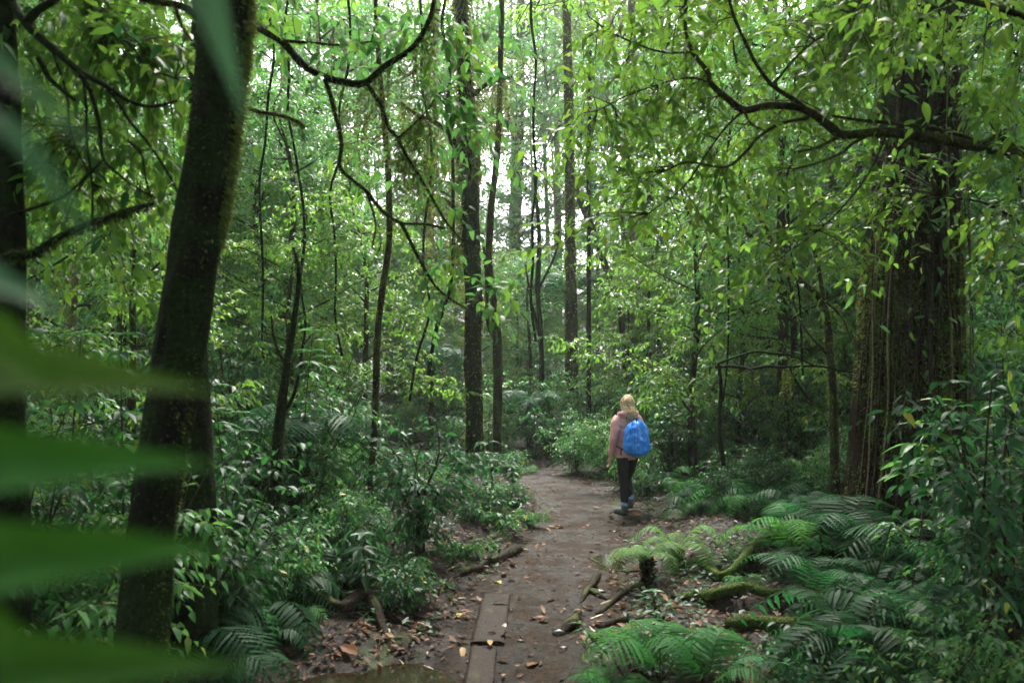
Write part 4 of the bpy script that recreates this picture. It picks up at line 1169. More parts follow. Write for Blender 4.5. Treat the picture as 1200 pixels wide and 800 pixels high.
for k, (px, py, L, kd, lb) in enumerate([(250, 740, .75, 'fern', 'big feathery fern between the left trunks and the puddle'), (300, 760, .6, 'comb', 'dark comb fern hanging toward the puddle'),
        (215, 760, .6, 'fern', 'green fern behind the leaning trunk'), (340, 735, .42, 'pale', 'dull grey-green fern drooping over the root left of the puddle'), (385, 700, .45, 'comb', 'dark fern at the foot of the left bank'),
        (285, 800, .5, 'comb', 'dark fern at the bottom edge left of the puddle'), (250, 820, .6, 'dark', 'dark lacy fern at the bottom left'), (410, 640, .5, 'dark', 'dark lacy fern left of the slender mossy trunk'),
        (390, 600, .7, 'fern', 'arching fern high on the left bank'), (340, 600, .7, 'dark', 'dark arching fern behind the thin dark trunk'), (350, 560, .9, 'comb', 'dark comb fern among the left saplings'),
        (470, 585, .75, 'comb', 'grey-green fern spreading on the left bank'), (505, 580, .7, 'combg', 'layered fern on the left bank near the moss-hung trunk'), (540, 575, .6, 'combg', 'fern at the foot of the moss-hung trunk'),
        (475, 672, .28, 'fern', 'tiny bright fern on the litter left of the path'), (520, 650, .3, 'fern', 'small low fern left of the root in the path'), (590, 590, .4, 'fern', 'fern at the path edge under the thin wavy trunk'),
        (610, 555, .5, 'fern', 'fern on the inside of the path bend'), (445, 560, .8, 'dark', 'tall dark fern behind the slender mossy trunk'), (770, 560, .6, 'fern', 'fern just right of the walker'),
        (830, 600, .5, 'fern', 'fern on the right bank behind the pale ferns'), (800, 575, .6, 'combg', 'comb fern on the right bank'), (650, 520, .8, 'combg', 'fern beyond the path, left of the walker'),
        (690, 515, .8, 'fern', 'fern beyond the path, just left of the walker'), (860, 560, .7, 'fern', 'fern on the right bank toward the huge trunk'), (900, 590, .6, 'dark', 'dark fern on the right bank near the huge trunk'),
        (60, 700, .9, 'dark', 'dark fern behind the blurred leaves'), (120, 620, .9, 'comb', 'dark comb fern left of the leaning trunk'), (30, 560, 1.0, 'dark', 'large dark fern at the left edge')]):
    x, y = A(px, py); fern(kd, lb, x, y, L, 7, lift=.12)
q = np.random.default_rng(9)
for k in range(46):
    px = q.uniform(190, 520); py = q.uniform(560, 800)
    if px > 330 and py > 700: continue
    if px > 430 and py > 610: continue
    x, y = A(px, py); kd = ['dark', 'comb', 'fern', 'dark', 'combg'][k % 5]
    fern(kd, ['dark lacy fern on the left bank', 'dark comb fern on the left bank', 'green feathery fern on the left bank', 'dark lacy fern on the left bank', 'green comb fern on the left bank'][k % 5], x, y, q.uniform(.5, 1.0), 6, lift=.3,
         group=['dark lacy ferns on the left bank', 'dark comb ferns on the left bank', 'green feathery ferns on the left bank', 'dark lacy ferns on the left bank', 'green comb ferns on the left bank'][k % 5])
for k in range(30):
    px = q.uniform(560, 980); d = q.uniform(13, 24); x = (px - 600) / FPX * d
    if pdist(np.array([x]), np.array([d]))[0][0] < .3: continue
    fern(['fern', 'combg', 'dark'][k % 3], ['feathery fern', 'comb fern', 'dark lacy fern'][k % 3] + ' in the undergrowth beyond the walker', x, d, q.uniform(.7, 1.2), 8, lift=.2, group=['feathery ferns', 'comb ferns', 'dark lacy ferns'][k % 3] + ' beyond the walker')
for k in range(30):
    px = q.uniform(900, 1210); py = q.uniform(590, 830)
    x, y = A(px, py)
    if math.hypot(x - BT[0], y - BT[1]) < .8 or (px < 980 and py > 690 and k % 3): continue
    kd = ['dark', 'fern', 'comb', 'dark', 'comb'][k % 5]
    nm_ = dict(dark='dark lacy fern', fern='green feathery fern', comb='dark comb fern', combg='green comb fern')[kd]
    fern(kd, nm_ + ' below the huge trunk', x, y, q.uniform(.55, 1.05), 6, lift=.35, group=nm_ + 's below the huge trunk')
for k in range(22):
    px = q.uniform(760, 1000); d = q.uniform(9, 13); x = (px - 600) / FPX * d
    if pdist(np.array([x]), np.array([d]))[0][0] < .35 or math.hypot(x - BT[0], d - BT[1]) < 1: continue
    kd = ['fern', 'combg', 'dark'][k % 3]; nm_ = dict(dark='dark lacy fern', fern='green feathery fern', combg='green comb fern')[kd]
    fern(kd, nm_ + ' between the walker and the huge trunk', x, d, q.uniform(.5, .8), 7, lift=.2, group=nm_ + 's between the walker and the huge trunk')
# tree ferns deep in the wood
for k, (px, d, L, tk, lb) in enumerate([(772, 24, 1.9, 4.2, 'tall misty tree fern beyond the walker'), (665, 21, 1.6, 3.4, 'misty tree fern crown left of the clearing trunk'), (800, 30, 2.2, 6.0, 'high misty tree fern under the bright gap'),
        (505, 19, 1.5, 2.0, 'tree fern behind the moss-hung trunk'), (350, 8.2, 1.0, 1.1, 'dark tree fern among the left saplings'), (900, 17, 1.5, 2.4, 'tree fern left of the huge trunk'), (620, 17.5, 1.2, 1.0, 'low blue-green tree fern beyond the path bend'),
        (700, 33, 2.4, 8.0, 'tree fern against the bright haze')]):
    fern('comb' if k != 4 else 'dark', lb, (px - 600) / FPX * d, d, L, 12, lift=.05, trunk=tk, tr=.09, cat='tree fern', name='tree_fern')

# ---------------------------------------------------------------- saplings with leaves one can count
def sapling(label, x, y, h, nwh, LL, keys, lean=(0, 0), per=5, start=.35, name='sapling', zoff=0, hang=.25, aspect=None):
    q = np.random.default_rng(int(abs(x) * 977 + y * 31))
    z = float(ground_z(x, y)[0])
    o = thing(name, label, 'plant', (x, y, z + zoff))
    mb = MB(); top_ = np.array([lean[0], lean[1], h])
    P, _ = tube(mb, [(0, 0, -.05), top_ * .4 + np.array([.02, 0, 0]), top_ * .75, top_], [.009, .007, .005, .003], 6, 5, .1)
    new_obj('stem', mb.mesh('stem', M['twig']), o)
    Ps = []; Ds = []; Ns = []; Ls = []
    for k in range(nwh):
        f = start + (1 - start) * k / max(1, nwh - 1)
        p = P[int(f * (len(P) - 1))]
        for j in range(per):
            a = 2 * math.pi * (j + .3 * k) / per + q.normal(0, .2)
            Ps.append(p); Ds.append([math.cos(a), math.sin(a), .25 - hang - .1 * q.random() + .35 * (f > .9)]); Ns.append([0, 0, 1] + q.normal(0, .15, 3)); Ls.append(LL * q.uniform(.7, 1.1) * (.75 if f > .95 else 1))
    leaf_objs(o, None, np.array(Ps), np.array(Ds), np.array(Ns), np.array(Ls), None, keys)
    return o
leaf_mesh('sap', M['mid'], .36, .35, .3, .08, .5); leaf_mesh('sapd', M['under'], .36, .35, .3, .08, .5); leaf_mesh('sapb', M['canopy'], .4, .4, .3, .08, .3)
x, y = A(440, 705); sapling('dark sapling with long leaves at the foot of the slender mossy trunk', x - .1, y, .55, 4, .2, ['sapd', 'under0'])
x, y = A(372, 690); sapling('bright green young sapling with whorls of leaves left of the path', x, y, .5, 4, .22, ['sap', 'canopy0'])
x, y = A(398, 680); sapling('young leafy sapling just right of the bright green one', x, y, .42, 3, .2, ['sap', 'sapd'])
x, y = A(478, 690); sapling('tiny pale seedling on the litter left of the path', x, y, .2, 3, .09, ['sap', 'canopy2'])
x, y = A(575, 600); sapling('leafy seedling at the edge of the left bank', x, y, .45, 4, .16, ['sap', 'sapd'])
x, y = A(600, 592); sapling('second leafy seedling on the edge of the left bank, nearest the path', x, y, .4, 4, .14, ['sap', 'sapd'])
x, y = A(765, 715); sapling('dark rosette plant at the foot of the little tree fern', x, y, .18, 3, .13, ['under2', 'sapd'])
x, y = A(830, 540); sapling('spiky pale rosette on the right bank', x, y, .35, 3, .3, ['sap'], hang=-.2)
x, y = A(745, 810); sapling('bright sprig leaning over the bottom edge', x, y, .4, 6, .1, ['canopy0', 'canopy1'], lean=(-.35, .1), per=3)
for k, (px, py, d, h, ln, LL) in enumerate([(1010, 520, 6.4, 1.55, (.35, -.2), .24), (1060, 560, 6.2, 1.75, (.1, -.3), .22), (1130, 620, 6.0, 1.9, (-.2, -.2), .2), (1180, 560, 5.8, 1.6, (-.1, 0), .2), (1150, 700, 5.4, 1.3, (.1, 0), .22), (1190, 480, 5.6, 2.3, (-.1, 0), .2)]):
    x = (px - 600) / FPX * d
    sapling(['pale leafy sapling leaning in front of the huge trunk', 'dark leafy sapling crossing the huge trunk', 'glossy sapling on the right edge of the huge trunk', 'tall glossy sapling near the right edge', 'low leafy sapling in the lower right', 'tallest glossy sapling at the right edge'][k], x, d, h, 7 if k else 4, LL, ['sapb', 'sap'] if k < 2 else ['sapd', 'under1'], ln, 4, .45 if k else .7)
for k, (px, d, h) in enumerate([(300, 6.6, 1.6), (340, 8.0, 2.2), (280, 5.9, 1.9), (395, 9.0, 2.0), (90, 5.0, 1.7), (60, 4.8, 2.1), (140, 5.6, 2.4), (20, 5.4, 2.4)]):
    x = (px - 600) / FPX * d
    sapling(['leafy sapling right of the leaning trunk', 'tall sapling left of the slender mossy trunk', 'sapling close beside the leaning trunk', 'leafy sapling behind the left bank', 'glossy large-leaved sapling at the left edge', 'second glossy sapling at the left edge, by the blurred leaves', 'tall sapling left of the leaning trunk', 'tallest sapling at the left edge'][k], x, d, h, 8, .19, ['sapd', 'under0', 'sap'], (q.normal(0, .15), q.normal(0, .15)), 5, .4)

# leaf clumps climbing the huge trunk and the middle trunk
def epiphyte(parent, P0, n, LL, keys, seed, spreadz=.8):
    q = np.random.default_rng(seed)
    Ps = P0 + q.normal(0, 1, (n, 3)) * np.array([.14, .05, spreadz * .3])
    Ds = q.normal(0, .6, (n, 3)) + np.array([0, -.35, -.7]); Ns = q.normal(0, .3, (n, 3)) + np.array([0, -.9, .6])
    leaf_objs(parent, None, Ps, Ds, Ns, LL * q.uniform(.6, 1.2, n), None, keys)
for px, py, n in [(1080, 30, 26), (1060, 190, 16), (1090, 215, 14), (1085, 95, 18), (1040, 110, 18), (1100, 260, 10), (1110, 330, 8), (1024, 180, 14), (1020, 260, 10), (1120, 180, 14), (1122, 420, 12), (1015, 340, 8), (1090, 390, 8), (1125, 500, 10)]:
    epiphyte(big, W(px, py, 7.78) - o_, int(n * 1.3), .13, ['canopy0', 'canopy1', 'sap'], px, .9)

# vines hanging free from the roof of leaves
for px0, px1, y1, d, w, lb in [(352, 360, 430, 9.5, 3, 'thin vine hanging left of the slender mossy trunk'), (392, 402, 420, 10.5, 3, 'thin looping vine near the slender mossy trunk'), (478, 486, 470, 12, 3, 'vine hanging between the slender trunk and the moss-hung trunk'),
        (516, 508, 440, 13, 4, 'vine beside the moss-hung trunk on its left'), (612, 622, 400, 15, 3, 'vine hanging right of the thin wavy trunk'), (870, 880, 470, 9.8, 2.5, 'thin vine hanging over the dead stick'), (1160, 1166, 330, 6.5, 3, 'knotted vine hanging right of the huge trunk'),
        (915, 935, 440, 8.6, 2.5, 'slack thin vine left of the huge trunk'), (310, 322, 400, 8.8, 3, 'dark vine hanging right of the leaning trunk')]:
    a_ = W(px0, -120, d); b_ = W(px1, y1, d); q = np.random.default_rng(px0)
    v_ = tag(thing('hanging_vine', lb, 'vine', tuple(a_)), None)
    t_ = np.linspace(0, 1, 12)[:, None]
    pts = (b_ - a_) * t_ + np.cumsum(q.normal(0, .07, (12, 3)), axis=0) * np.array([1, .5, 0])
    mb = MB(); P_, r_ = tube(mb, pts, pxr(w, d), 6, 4, .25, px0); new_obj('stem', mb.mesh('vine', M['barkdk']), v_)
    mb = MB(); fuzz(mb, P_, r_, 260, .03, None, px0, .9, .3)
    i_ = q.integers(4, len(P_), 46); leaves(mb, P_[i_], q.normal(0, .6, (46, 3)) + [0, 0, -.5], q.normal(0, .5, (46, 3)) + [0, -.3, 1], q.uniform(.05, .1, 46), .035, L8, .3, .2)
    tag(new_obj('leaves', mb.mesh('vine_leaves', M['mid']), v_), kind='stuff')

# ---------------------------------------------------------------- things lying on the ground
def lay(x, y, dz=0): return np.array([x, y, float(ground_z(x, y)[0]) + dz])
def plank(label, p0, p1, w, seed):
    a = lay(*p0, .012); b = lay(*p1, .012)
    mid = (a + b) / 2; v = b - a; L = np.linalg.norm(v)
    o = tag(bpy.data.objects.new('wooden_plank', None), label, 'plank')
    q = np.random.default_rng(seed)
    n = 22; mb = MB()
    us = np.linspace(-L / 2, L / 2, n); vs = np.linspace(-w / 2, w / 2, 9)
    U, Vv = np.meshgrid(us, vs, indexing='ij')
    edge = (np.abs(Vv) > w / 2 - 1e-4)
    e1 = np.where(edge, .008 * fbm(U * 9, Vv * 3 + seed, seed, 2), 0)
    topz = .024 + .005 * fbm(U * 3, Vv * 60, seed, 3) - np.where(edge, .008, 0)
    endj = np.zeros_like(U); endj[0] = .02 * q.random(9); endj[-1] = -.02 * q.random(9)
    T_ = np.stack([Vv + np.sign(Vv) * e1, U + endj, topz], -1); B_ = T_.copy(); B_[..., 2] = -.02
    V = np.concatenate([T_.reshape(-1, 3), B_.reshape(-1, 3)]); m9 = 9
    qs = []
    for i_ in range(n - 1):
        for j_ in range(8):
            a_ = i_ * m9 + j_; qs.append((a_, a_ + m9, a_ + m9 + 1, a_ + 1))
    N0 = n * m9
    for i_ in range(n - 1):
        for j_ in (0, 8):
            a_ = i_ * m9 + j_; qs.append((a_, a_ + m9, a_ + m9 + N0, a_ + N0))
    for i_ in (0, n - 1):
        for j_ in range(8):
            a_ = i_ * m9 + j_; qs.append((a_, a_ + 1, a_ + 1 + N0, a_ + N0))
    mb.add(V, None, qs)
    ob = tag(new_obj('wooden_plank', mb.mesh('plank', M['plank'], False)), label, 'plank')
    ob.location = mid
    ob.rotation_euler = Vector(v).to_track_quat('Y', 'Z').to_euler()
    bpy.data.objects.remove(o)
    return ob
x0, y0 = A(582, 697); x1, y1 = A(571, 757); plank('weathered wet plank sunk in the path, farther of the two', (x0, y0), (x1, y1), .25, 1)
x0, y0 = A(567, 762); x1, y1 = A(553, 860); plank('muddy plank at the bottom edge beside the puddle, nearer of the two', (x0, y0), (x1, y1), .19, 2)

def root(label, pts, widths, mat='root', cat='root', name='tree_root', lump=.2, moss=0, zs=None, mossm='moss'):
    P = []
    for k, (px, py) in enumerate(pts):
        x, y = A(px, py); P.append(lay(x, y, (zs[k] if zs else .01)))
    P = np.array(P); og = P[0].copy()
    o = thing(name, label, cat, tuple(og))
    mb = MB(); Q, r = tube(mb, P - og, [w / FPX * p[1] / 2 for w, p in zip(widths, P)], 10, 6, lump, int(pts[0][0]))
    new_obj('wood', mb.mesh(name, M[mat]), o)
    if moss:
        mb = MB(); fuzz(mb, Q, r, moss // 2, .014, (0, 0, 2.5), int(pts[0][1]), 0, .35)
        tag(new_obj('moss', mb.mesh('log_moss', M[mossm]), o), kind='stuff')
    return o
root('dark root rising from the left side of the path like a short log', [(532, 676), (545, 673), (558, 668), (572, 661), (588, 655), (604, 647), (613, 643)], [3, 9, 10, 8, 10, 9, 4], zs=[-.01, .02, .02, .03, .03, .03, 0], lump=.35)
root('curved thin root looping out of the mud left of the plank', [(504, 715), (508, 703), (516, 694), (530, 692), (540, 696)], [6, 7, 7, 6, 4], zs=[0, .03, .05, .03, 0])
root('thick exposed root bending over the bank left of the puddle', [(350, 712), (378, 716), (402, 722), (425, 712), (440, 722), (450, 742), (460, 760)], [10, 13, 14, 15, 13, 10, 6], zs=[.12, .1, .09, .1, .06, .03, 0])
root('thin root trailing toward the puddle', [(438, 716), (470, 730), (500, 742), (520, 745)], [6, 5, 4, 3], zs=[.05, .01, .01, 0])
root('dark forked root on the right edge of the path', [(680, 706), (686, 698), (694, 688), (700, 678), (704, 672)], [3, 7, 9, 6, 2], zs=[-.01, .02, .03, .02, -.01], lump=.4)
root('short side root on the right edge of the path beside the forked one', [(688, 694), (698, 697), (708, 702), (716, 704)], [5, 6, 4, 2], zs=[.02, .02, .01, -.01], lump=.4)
root('black broken root stub right of the path', [(658, 744), (664, 739), (671, 735), (677, 728), (681, 722)], [4, 12, 14, 8, 3], zs=[-.01, .02, .03, .04, .05], lump=.45)
root('short black root below the broken stub', [(684, 756), (692, 751), (702, 749), (712, 753), (718, 757)], [3, 9, 10, 7, 2], zs=[-.01, .01, .02, .01, -.01], lump=.45)
root('mossy fallen log lying behind the bright ferns', [(850, 735), (880, 737), (920, 742), (955, 742), (985, 740)], [12, 15, 17, 17, 14], 'mosslog', 'log', 'fallen_log', .12, 1500, zs=[.03, .05, .06, .07, .06])
root('mossy log edging the leaf covered step', [(800, 702), (830, 705), (870, 706), (905, 702), (940, 696)], [10, 12, 12, 11, 9], 'mosslog', 'log', 'fallen_log', .2, 1200, zs=[.03, .04, .05, .05, .03])
root('mossy root along the upper step right of the path', [(790, 668), (820, 670), (850, 672), (890, 668), (930, 655), (965, 640)], [8, 10, 12, 12, 13, 14], 'mosslog', 'root', 'tree_root', .25, 1200, zs=[.02, .04, .05, .06, .08, .1])
root('buttress root running down from the huge trunk', [(960, 625), (935, 640), (905, 655), (880, 660)], [26, 20, 14, 8], 'mosslog', 'root', 'tree_root', .15, 900, zs=[.15, .08, .04, 0])
root('thin stick lying across the path edge right', [(690, 655), (720, 668), (750, 672)], [3, 4, 3], zs=[.01, .015, .01], name='fallen_stick', cat='stick')
root('small stick on the path litter left of the plank', [(486, 722), (505, 726), (528, 724)], [4, 4, 3], zs=[.01, .02, .01], name='fallen_stick', cat='stick')
root('dark root crossing behind the little tree fern', [(700, 720), (730, 700), (760, 690), (790, 700)], [6, 8, 8, 5], zs=[0, .03, .04, .01])
root('flat dark root right of the black stub', [(700, 735), (730, 728), (760, 730), (790, 722)], [8, 9, 8, 6], zs=[.0, .02, .02, .0])

# stones in the path
def stone(px, py, s, lb):
    q = np.random.default_rng(px * 7 + py); x, y = A(px, py)
    mb = MB(); nU, nV = 12, 8
    V = []
    for a in range(nV + 1):
        ph = math.pi * a / nV
        for b in range(nU):
            t = 2 * math.pi * b / nU
            r = 1 + .5 * float(vnoise(np.cos(t) * 1.5 + px, np.cos(ph) * 1.5 + np.sin(t) * 1.5, 3))
            V.append((r * math.sin(ph) * math.cos(t) * s, r * math.sin(ph) * math.sin(t) * s * .8, r * math.cos(ph) * s * .55))
    Q = [(a * nU + b, a * nU + (b + 1) % nU, (a + 1) * nU + (b + 1) % nU, (a + 1) * nU + b) for a in range(nV) for b in range(nU)]
    mb.add(V, None, Q)
    tag(new_obj('stone', mb.mesh('stone', M['stone']), None, tuple(lay(x, y, .0))), lb, 'stone')
stone(655, 742, .05, 'black wet stone beside the broken root stub'); stone(704, 693, .045, 'dark stone at the right path edge by the forked root'); stone(660, 760, .03, 'small black stone low on the path'); stone(610, 752, .03, 'small dark stone against the plank')

# fallen leaves: the ones that can be picked out are things, the rest is litter
LITM = {}
for key, m_, a_, rv in [('brown', 'dry', .5, .3), ('orange', 'dry', .55, .6), ('tan', 'dry', .4, .95), ('yellow', 'yellow', .5, .5), ('pale', 'palel', .3, .5), ('dark', 'dry', .5, .05)]:
    for b_ in (0, 1):
        mb = MB(); leaves(mb, [[0, -.5, .0]], [[0, 1, 0]], [[0, 0, 1]], 1.0, a_, fine_leaf(7), (-.12, .3)[b_], (.5, .25)[b_], [rv], 0, .25); LITM[key, b_] = mb.mesh('fallen_leaf', M[m_])
def fallen(px, py, L, key, label, group=None, b_=None, yaw=None):
    x, y = A(px, py)
    o = new_obj('fallen_leaf', LITM[key, random.randint(0, 1) if b_ is None else b_])
    o.location = lay(x, y, .012 + .12 * L * random.random()); o.scale = (L, L, L)
    o.rotation_euler = (random.gauss(0, .22), random.gauss(0, .25), random.uniform(0, 6.28) if yaw is None else yaw)
    return tag(o, label, 'leaf', group)
o = fallen(585, 711, .16, 'pale', 'long pale dead leaf lying across the farther plank', None, 1, 1.5); o.location.z += .045
o = fallen(574, 763, .12, 'tan', 'curled tan leaf where the two planks meet', None, 0); o.location.z += .045
fallen(538, 726, .11, 'yellow', 'bright yellow leaf left of the planks', None, 0)
fallen(562, 705, .14, 'tan', 'folded yellow-brown leaf just left of the farther plank', None, 0, .6)
fallen(440, 689, .22, 'orange', 'large curled orange leaf at the foot of the slender mossy trunk', None, 0, 1.2)
fallen(409, 761, .20, 'orange', 'big brown lobed leaf lying at the puddle edge')
fallen(455, 700, .2, 'brown', 'broad reddish brown leaf on the left litter')
fallen(432, 735, .14, 'orange', 'orange leaf below the thick exposed root')
fallen(531, 640, .22, 'orange', 'broad light brown leaf at the foot of the left bank')
fallen(528, 668, .18, 'pale', 'pale whitish leaf above the dark root')
fallen(625, 778, .14, 'orange', 'orange-brown leaf low on the path')
fallen(583, 681, .14, 'yellow', 'slim yellow leaf on the mud near the plank', None, 1, .5)
fallen(636, 718, .1, 'tan', 'small tan leaf in the middle of the path')
fallen(680, 718, .1, 'pale', 'pale oval leaf right of the path')
fallen(700, 727, .12, 'pale', 'pale leaf beside the flat dark root')
fallen(735, 742, .2, 'tan', 'curled tan leaf above the bright ferns')
fallen(649, 618, .22, 'tan', 'pale thin leaf across the path, nearest the left bank')
fallen(722, 621, .25, 'pale', 'long pale leaf on the path below the walker')
fallen(745, 605, .22, 'orange', 'orange leaf just behind the walker')
fallen(757, 570, .2, 'orange', 'orange leaf on the path edge right of the walker')
fallen(953, 762, .14, 'orange', 'round orange leaf below the mossy fallen log', None, 1)
fallen(946, 729, .08, 'yellow', 'small yellow leaf on top of the mossy fallen log')
fallen(843, 690, .2, 'tan', 'curled pale brown leaf on the leaf covered step')
fallen(910, 778, .18, 'orange', 'brown leaf on the bare soil under the fallen log')
q = np.random.default_rng(404)
keys = ['brown', 'orange', 'tan', 'brown', 'orange', 'dark', 'pale']
n_ = 0
for it in range(4000):
    if n_ >= 225: break
    px = q.uniform(430, 990); py = 545 + 255 * q.random() ** .8
    x, y = A(px, py); d_, sd_ = pdist(np.array([x]), np.array([y])); d_ = float(d_[0])
    pr = .2 if d_ < -.25 else (1.0 if d_ < .8 else .45)
    if q.random() > pr: continue
    reg = 'on the path' if d_ < -.05 else ('on the litter left of the path' if sd_[0] < 0 else 'on the litter right of the path')
    key = keys[int(q.integers(0, len(keys)))]
    cn = dict(brown='brown', orange='orange-brown', tan='tan', dark='dark brown', pale='pale')[key]
    fallen(px, py, q.uniform(.05, .14), key, 'small %s fallen leaf %s' % (cn, reg), '%s fallen leaves %s' % (cn, reg))
    n_ += 1
# litter stuff
n = 42000
y = 4.2 + 14 * q.random(n) ** 1.2; x = (q.uniform(180, 1200, n) - 600) / FPX * y
d_, _ = pdist(x, y)
wet_ = ((x + .98) / 1.0) ** 2 + ((y - 5.0) / .95) ** 2 < 1
keep = (~wet_ | (ground_z(x, y) > -.08) | (q.random(n) < .03)) & (q.random(n) < np.where(d_ < -.3, .045, np.where(d_ < .0, .20, np.where(d_ < .15, .55, 1.0))))
x, y = x[keep], y[keep]; n = len(x)
z = ground_z(x, y) + .006 + .015 * q.random(n)
a = q.uniform(0, 6.28, n); L = q.uniform(.02, .085, n)
mb = MB()
leaves(mb, np.column_stack([x, y, z]), np.column_stack([np.cos(a), np.sin(a), q.normal(0, .25, n)]), np.column_stack([q.normal(0, .3, n), q.normal(0, .3, n), np.ones(n)]), L, L * q.uniform(.25, .6, n), L4, -.1, .4, np.clip(q.normal(.35, .28, n), 0, 1))
tag(new_obj('leaf_litter', mb.mesh('leaf_litter', M['dry'])), 'small brown dead leaves and bits scattered on the soil', 'leaf litter', None, 'stuff')
# pebbles and crumbs of mud on the path
n = 5000
y = 4.6 + 11 * q.random(n) ** 1.2; t_ = q.uniform(-1.1, 1.1, n)
x = np.interp(y, PATH[:, 1], PATH[:, 0]) + t_ * .75
s = q.gamma(1.3, .0045, n) + .002
oc = np.array([(1, 0, 0), (0, 1, 0), (-1, 0, 0), (0, -1, 0), (0, 0, .7), (0, 0, -.7)]); of = np.array([(0, 1, 4), (1, 2, 4), (2, 3, 4), (3, 0, 4)])
V = oc[None] * s[:, None, None] * q.uniform(.6, 1.3, (n, 6, 1)) + np.column_stack([x, y, ground_z(x, y)])[:, None]
mb = MB(); mb.add(V.reshape(-1, 3), (of[None] + np.arange(n)[:, None, None] * 6).reshape(-1, 3))
M['grit'] = simple_mat('grit', (.030, .021, .015), .9, .08, 40, .6)
tag(new_obj('gravel', mb.mesh('gravel', M['grit'])), 'grit and small stones in the mud of the path', 'gravel', None, 'stuff')
# ground cover on the banks: seedlings and moss tufts
n = 16000
y = 4.2 + 18 * q.random(n) ** 1.1; x = (q.uniform(-20, 1220, n) - 600) / FPX * y
d_, sd_ = pdist(x, y)
cl = fbm(x * .9, y * .9, 50, 3)
keep = (d_ > .12) & (((x + .98) / 1.1) ** 2 + ((y - 5.0) / 1.1) ** 2 > 1) & (q.random(n) < np.clip(.1 + d_ * .45 + cl * 1.2, 0, 1))
x, y = x[keep], y[keep]; n = len(x); z = ground_z(x, y)
mb = MB()
for j in range(5):
    a = q.uniform(0, 6.28, n); L = q.uniform(.03, .09, n)
    leaves(mb, np.column_stack([x + q.normal(0, .02, n), y + q.normal(0, .02, n), z + q.uniform(0, .09, n)]), np.column_stack([np.cos(a), np.sin(a), q.uniform(-.1, .7, n)]), np.column_stack([q.normal(0, .3, n), q.normal(0, .3, n), np.ones(n)]), L, L * .45, L4, .3, .2, np.clip(q.normal(.5, .25, n), 0, .96))
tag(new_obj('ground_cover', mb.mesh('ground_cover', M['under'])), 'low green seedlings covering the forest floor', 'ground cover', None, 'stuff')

# ---------------------------------------------------------------- the walker
def cloth_mat(name, col, rough=.8, s=30, bump=.25, var=.25, spec=.3):
    return simple_mat(name, col, rough, spec, s, var, bump)
M['skin'] = simple_mat('skin', (.55, .33, .24), .5, .4, 20, .08)
M['jacket'] = cloth_mat('dusty_pink_jacket', (.68, .36, .35), .75, 12, .3, .15)
M['legging'] = cloth_mat('black_leggings', (.006, .008, .010), .7, 20, .2, .2)
M['sock'] = cloth_mat('light_blue_sock', (.20, .32, .60), .9, 40, .3)
M['boot'] = cloth_mat('grey_boot', (.085, .10, .105), .6, 30, .3)
M['sole'] = cloth_mat('black_sole', (.012, .012, .012), .7, 30, .3)
M['pack'] = cloth_mat('blue_rain_cover', (.035, .27, .95), .30, 9, .6, .2, .5)
M['strap'] = cloth_mat('dark_strap', (.012, .02, .05), .7, 30, .2)
M['hair'] = bark_mat('blonde_hair', (.42, .28, .16), (.88, .70, .48), (.7, .54, .35), .2, 34, .05, .45, .3)
WX, WD = (735 - 600) / FPX * 11.0, 11.0
walker = thing('person', 'walker seen from behind in a pink jacket with a bright blue backpack', 'person', (WX, WD, float(ground_z(WX, WD)[0])), R(24))
def ell(mb, c, rx, ry, rz, nu=18, nv=12):
    u = np.linspace(0, 2 * np.pi, nu, endpoint=False); v = np.linspace(0, np.pi, nv + 1)
    Vv, U = np.meshgrid(v, u, indexing='ij')
    P = np.stack([c[0] + rx * np.sin(Vv) * np.cos(U), c[1] + ry * np.sin(Vv) * np.sin(U), c[2] + rz * np.cos(Vv)], -1).reshape(-1, 3)
    Q = [(a * nu + b, (a + 1) * nu + b, (a + 1) * nu + (b + 1) % nu, a * nu + (b + 1) % nu) for a in range(nv) for b in range(nu)]
    mb.add(P, None, Q)
def loft(mb, rings, nu=28):
    th = np.linspace(0, 2 * np.pi, nu, endpoint=False); V = []
    Cc = smooth_path(np.array(rings, float), 4)
    for cx, cy_, cz, rx, ry in Cc:
        V.append(np.column_stack([cx + rx * np.cos(th), cy_ + ry * np.sin(th), np.full(nu, cz)]))
    n = len(V); V = np.vstack(V)
    Q = [(a * nu + b, a * nu + (b + 1) % nu, (a + 1) * nu + (b + 1) % nu, (a + 1) * nu + b) for a in range(n - 1) for b in range(nu)]
    V = np.vstack([V, [[Cc[0][0], Cc[0][1], Cc[0][2]]], [[Cc[-1][0], Cc[-1][1], Cc[-1][2]]]])
    k = n * nu
    T = [((b + 1) % nu, b, k) for b in range(nu)] + [((n - 1) * nu + b, (n - 1) * nu + (b + 1) % nu, k + 1) for b in range(nu)]
    mb.add(V, T, Q)
def grown(name, mb, mat, vox, parent=walker, crease=0, cs=.09):
    o = new_obj(name, mb.mesh(name, mat), parent)
    rm = o.modifiers.new('Remesh', 'REMESH'); rm.mode = 'VOXEL'; rm.voxel_size = vox; rm.use_smooth_shade = True
    sm = o.modifiers.new('Smooth', 'SMOOTH'); sm.factor = .5; sm.iterations = 4
    if crease:
        t = bpy.data.textures.new('folds', 'CLOUDS'); t.noise_scale = cs; t.noise_depth = 2
        dm = o.modifiers.new('Displace', 'DISPLACE'); dm.texture = t; dm.strength = crease; dm.mid_level = .5; dm.texture_coords = 'LOCAL'
    return o
def jt(mb, pts, r, k=4): tube(mb, pts, r, 14, k, 0)
LW, RW = np.array([-.235, .05, .79]), np.array([.20, .10, .84])
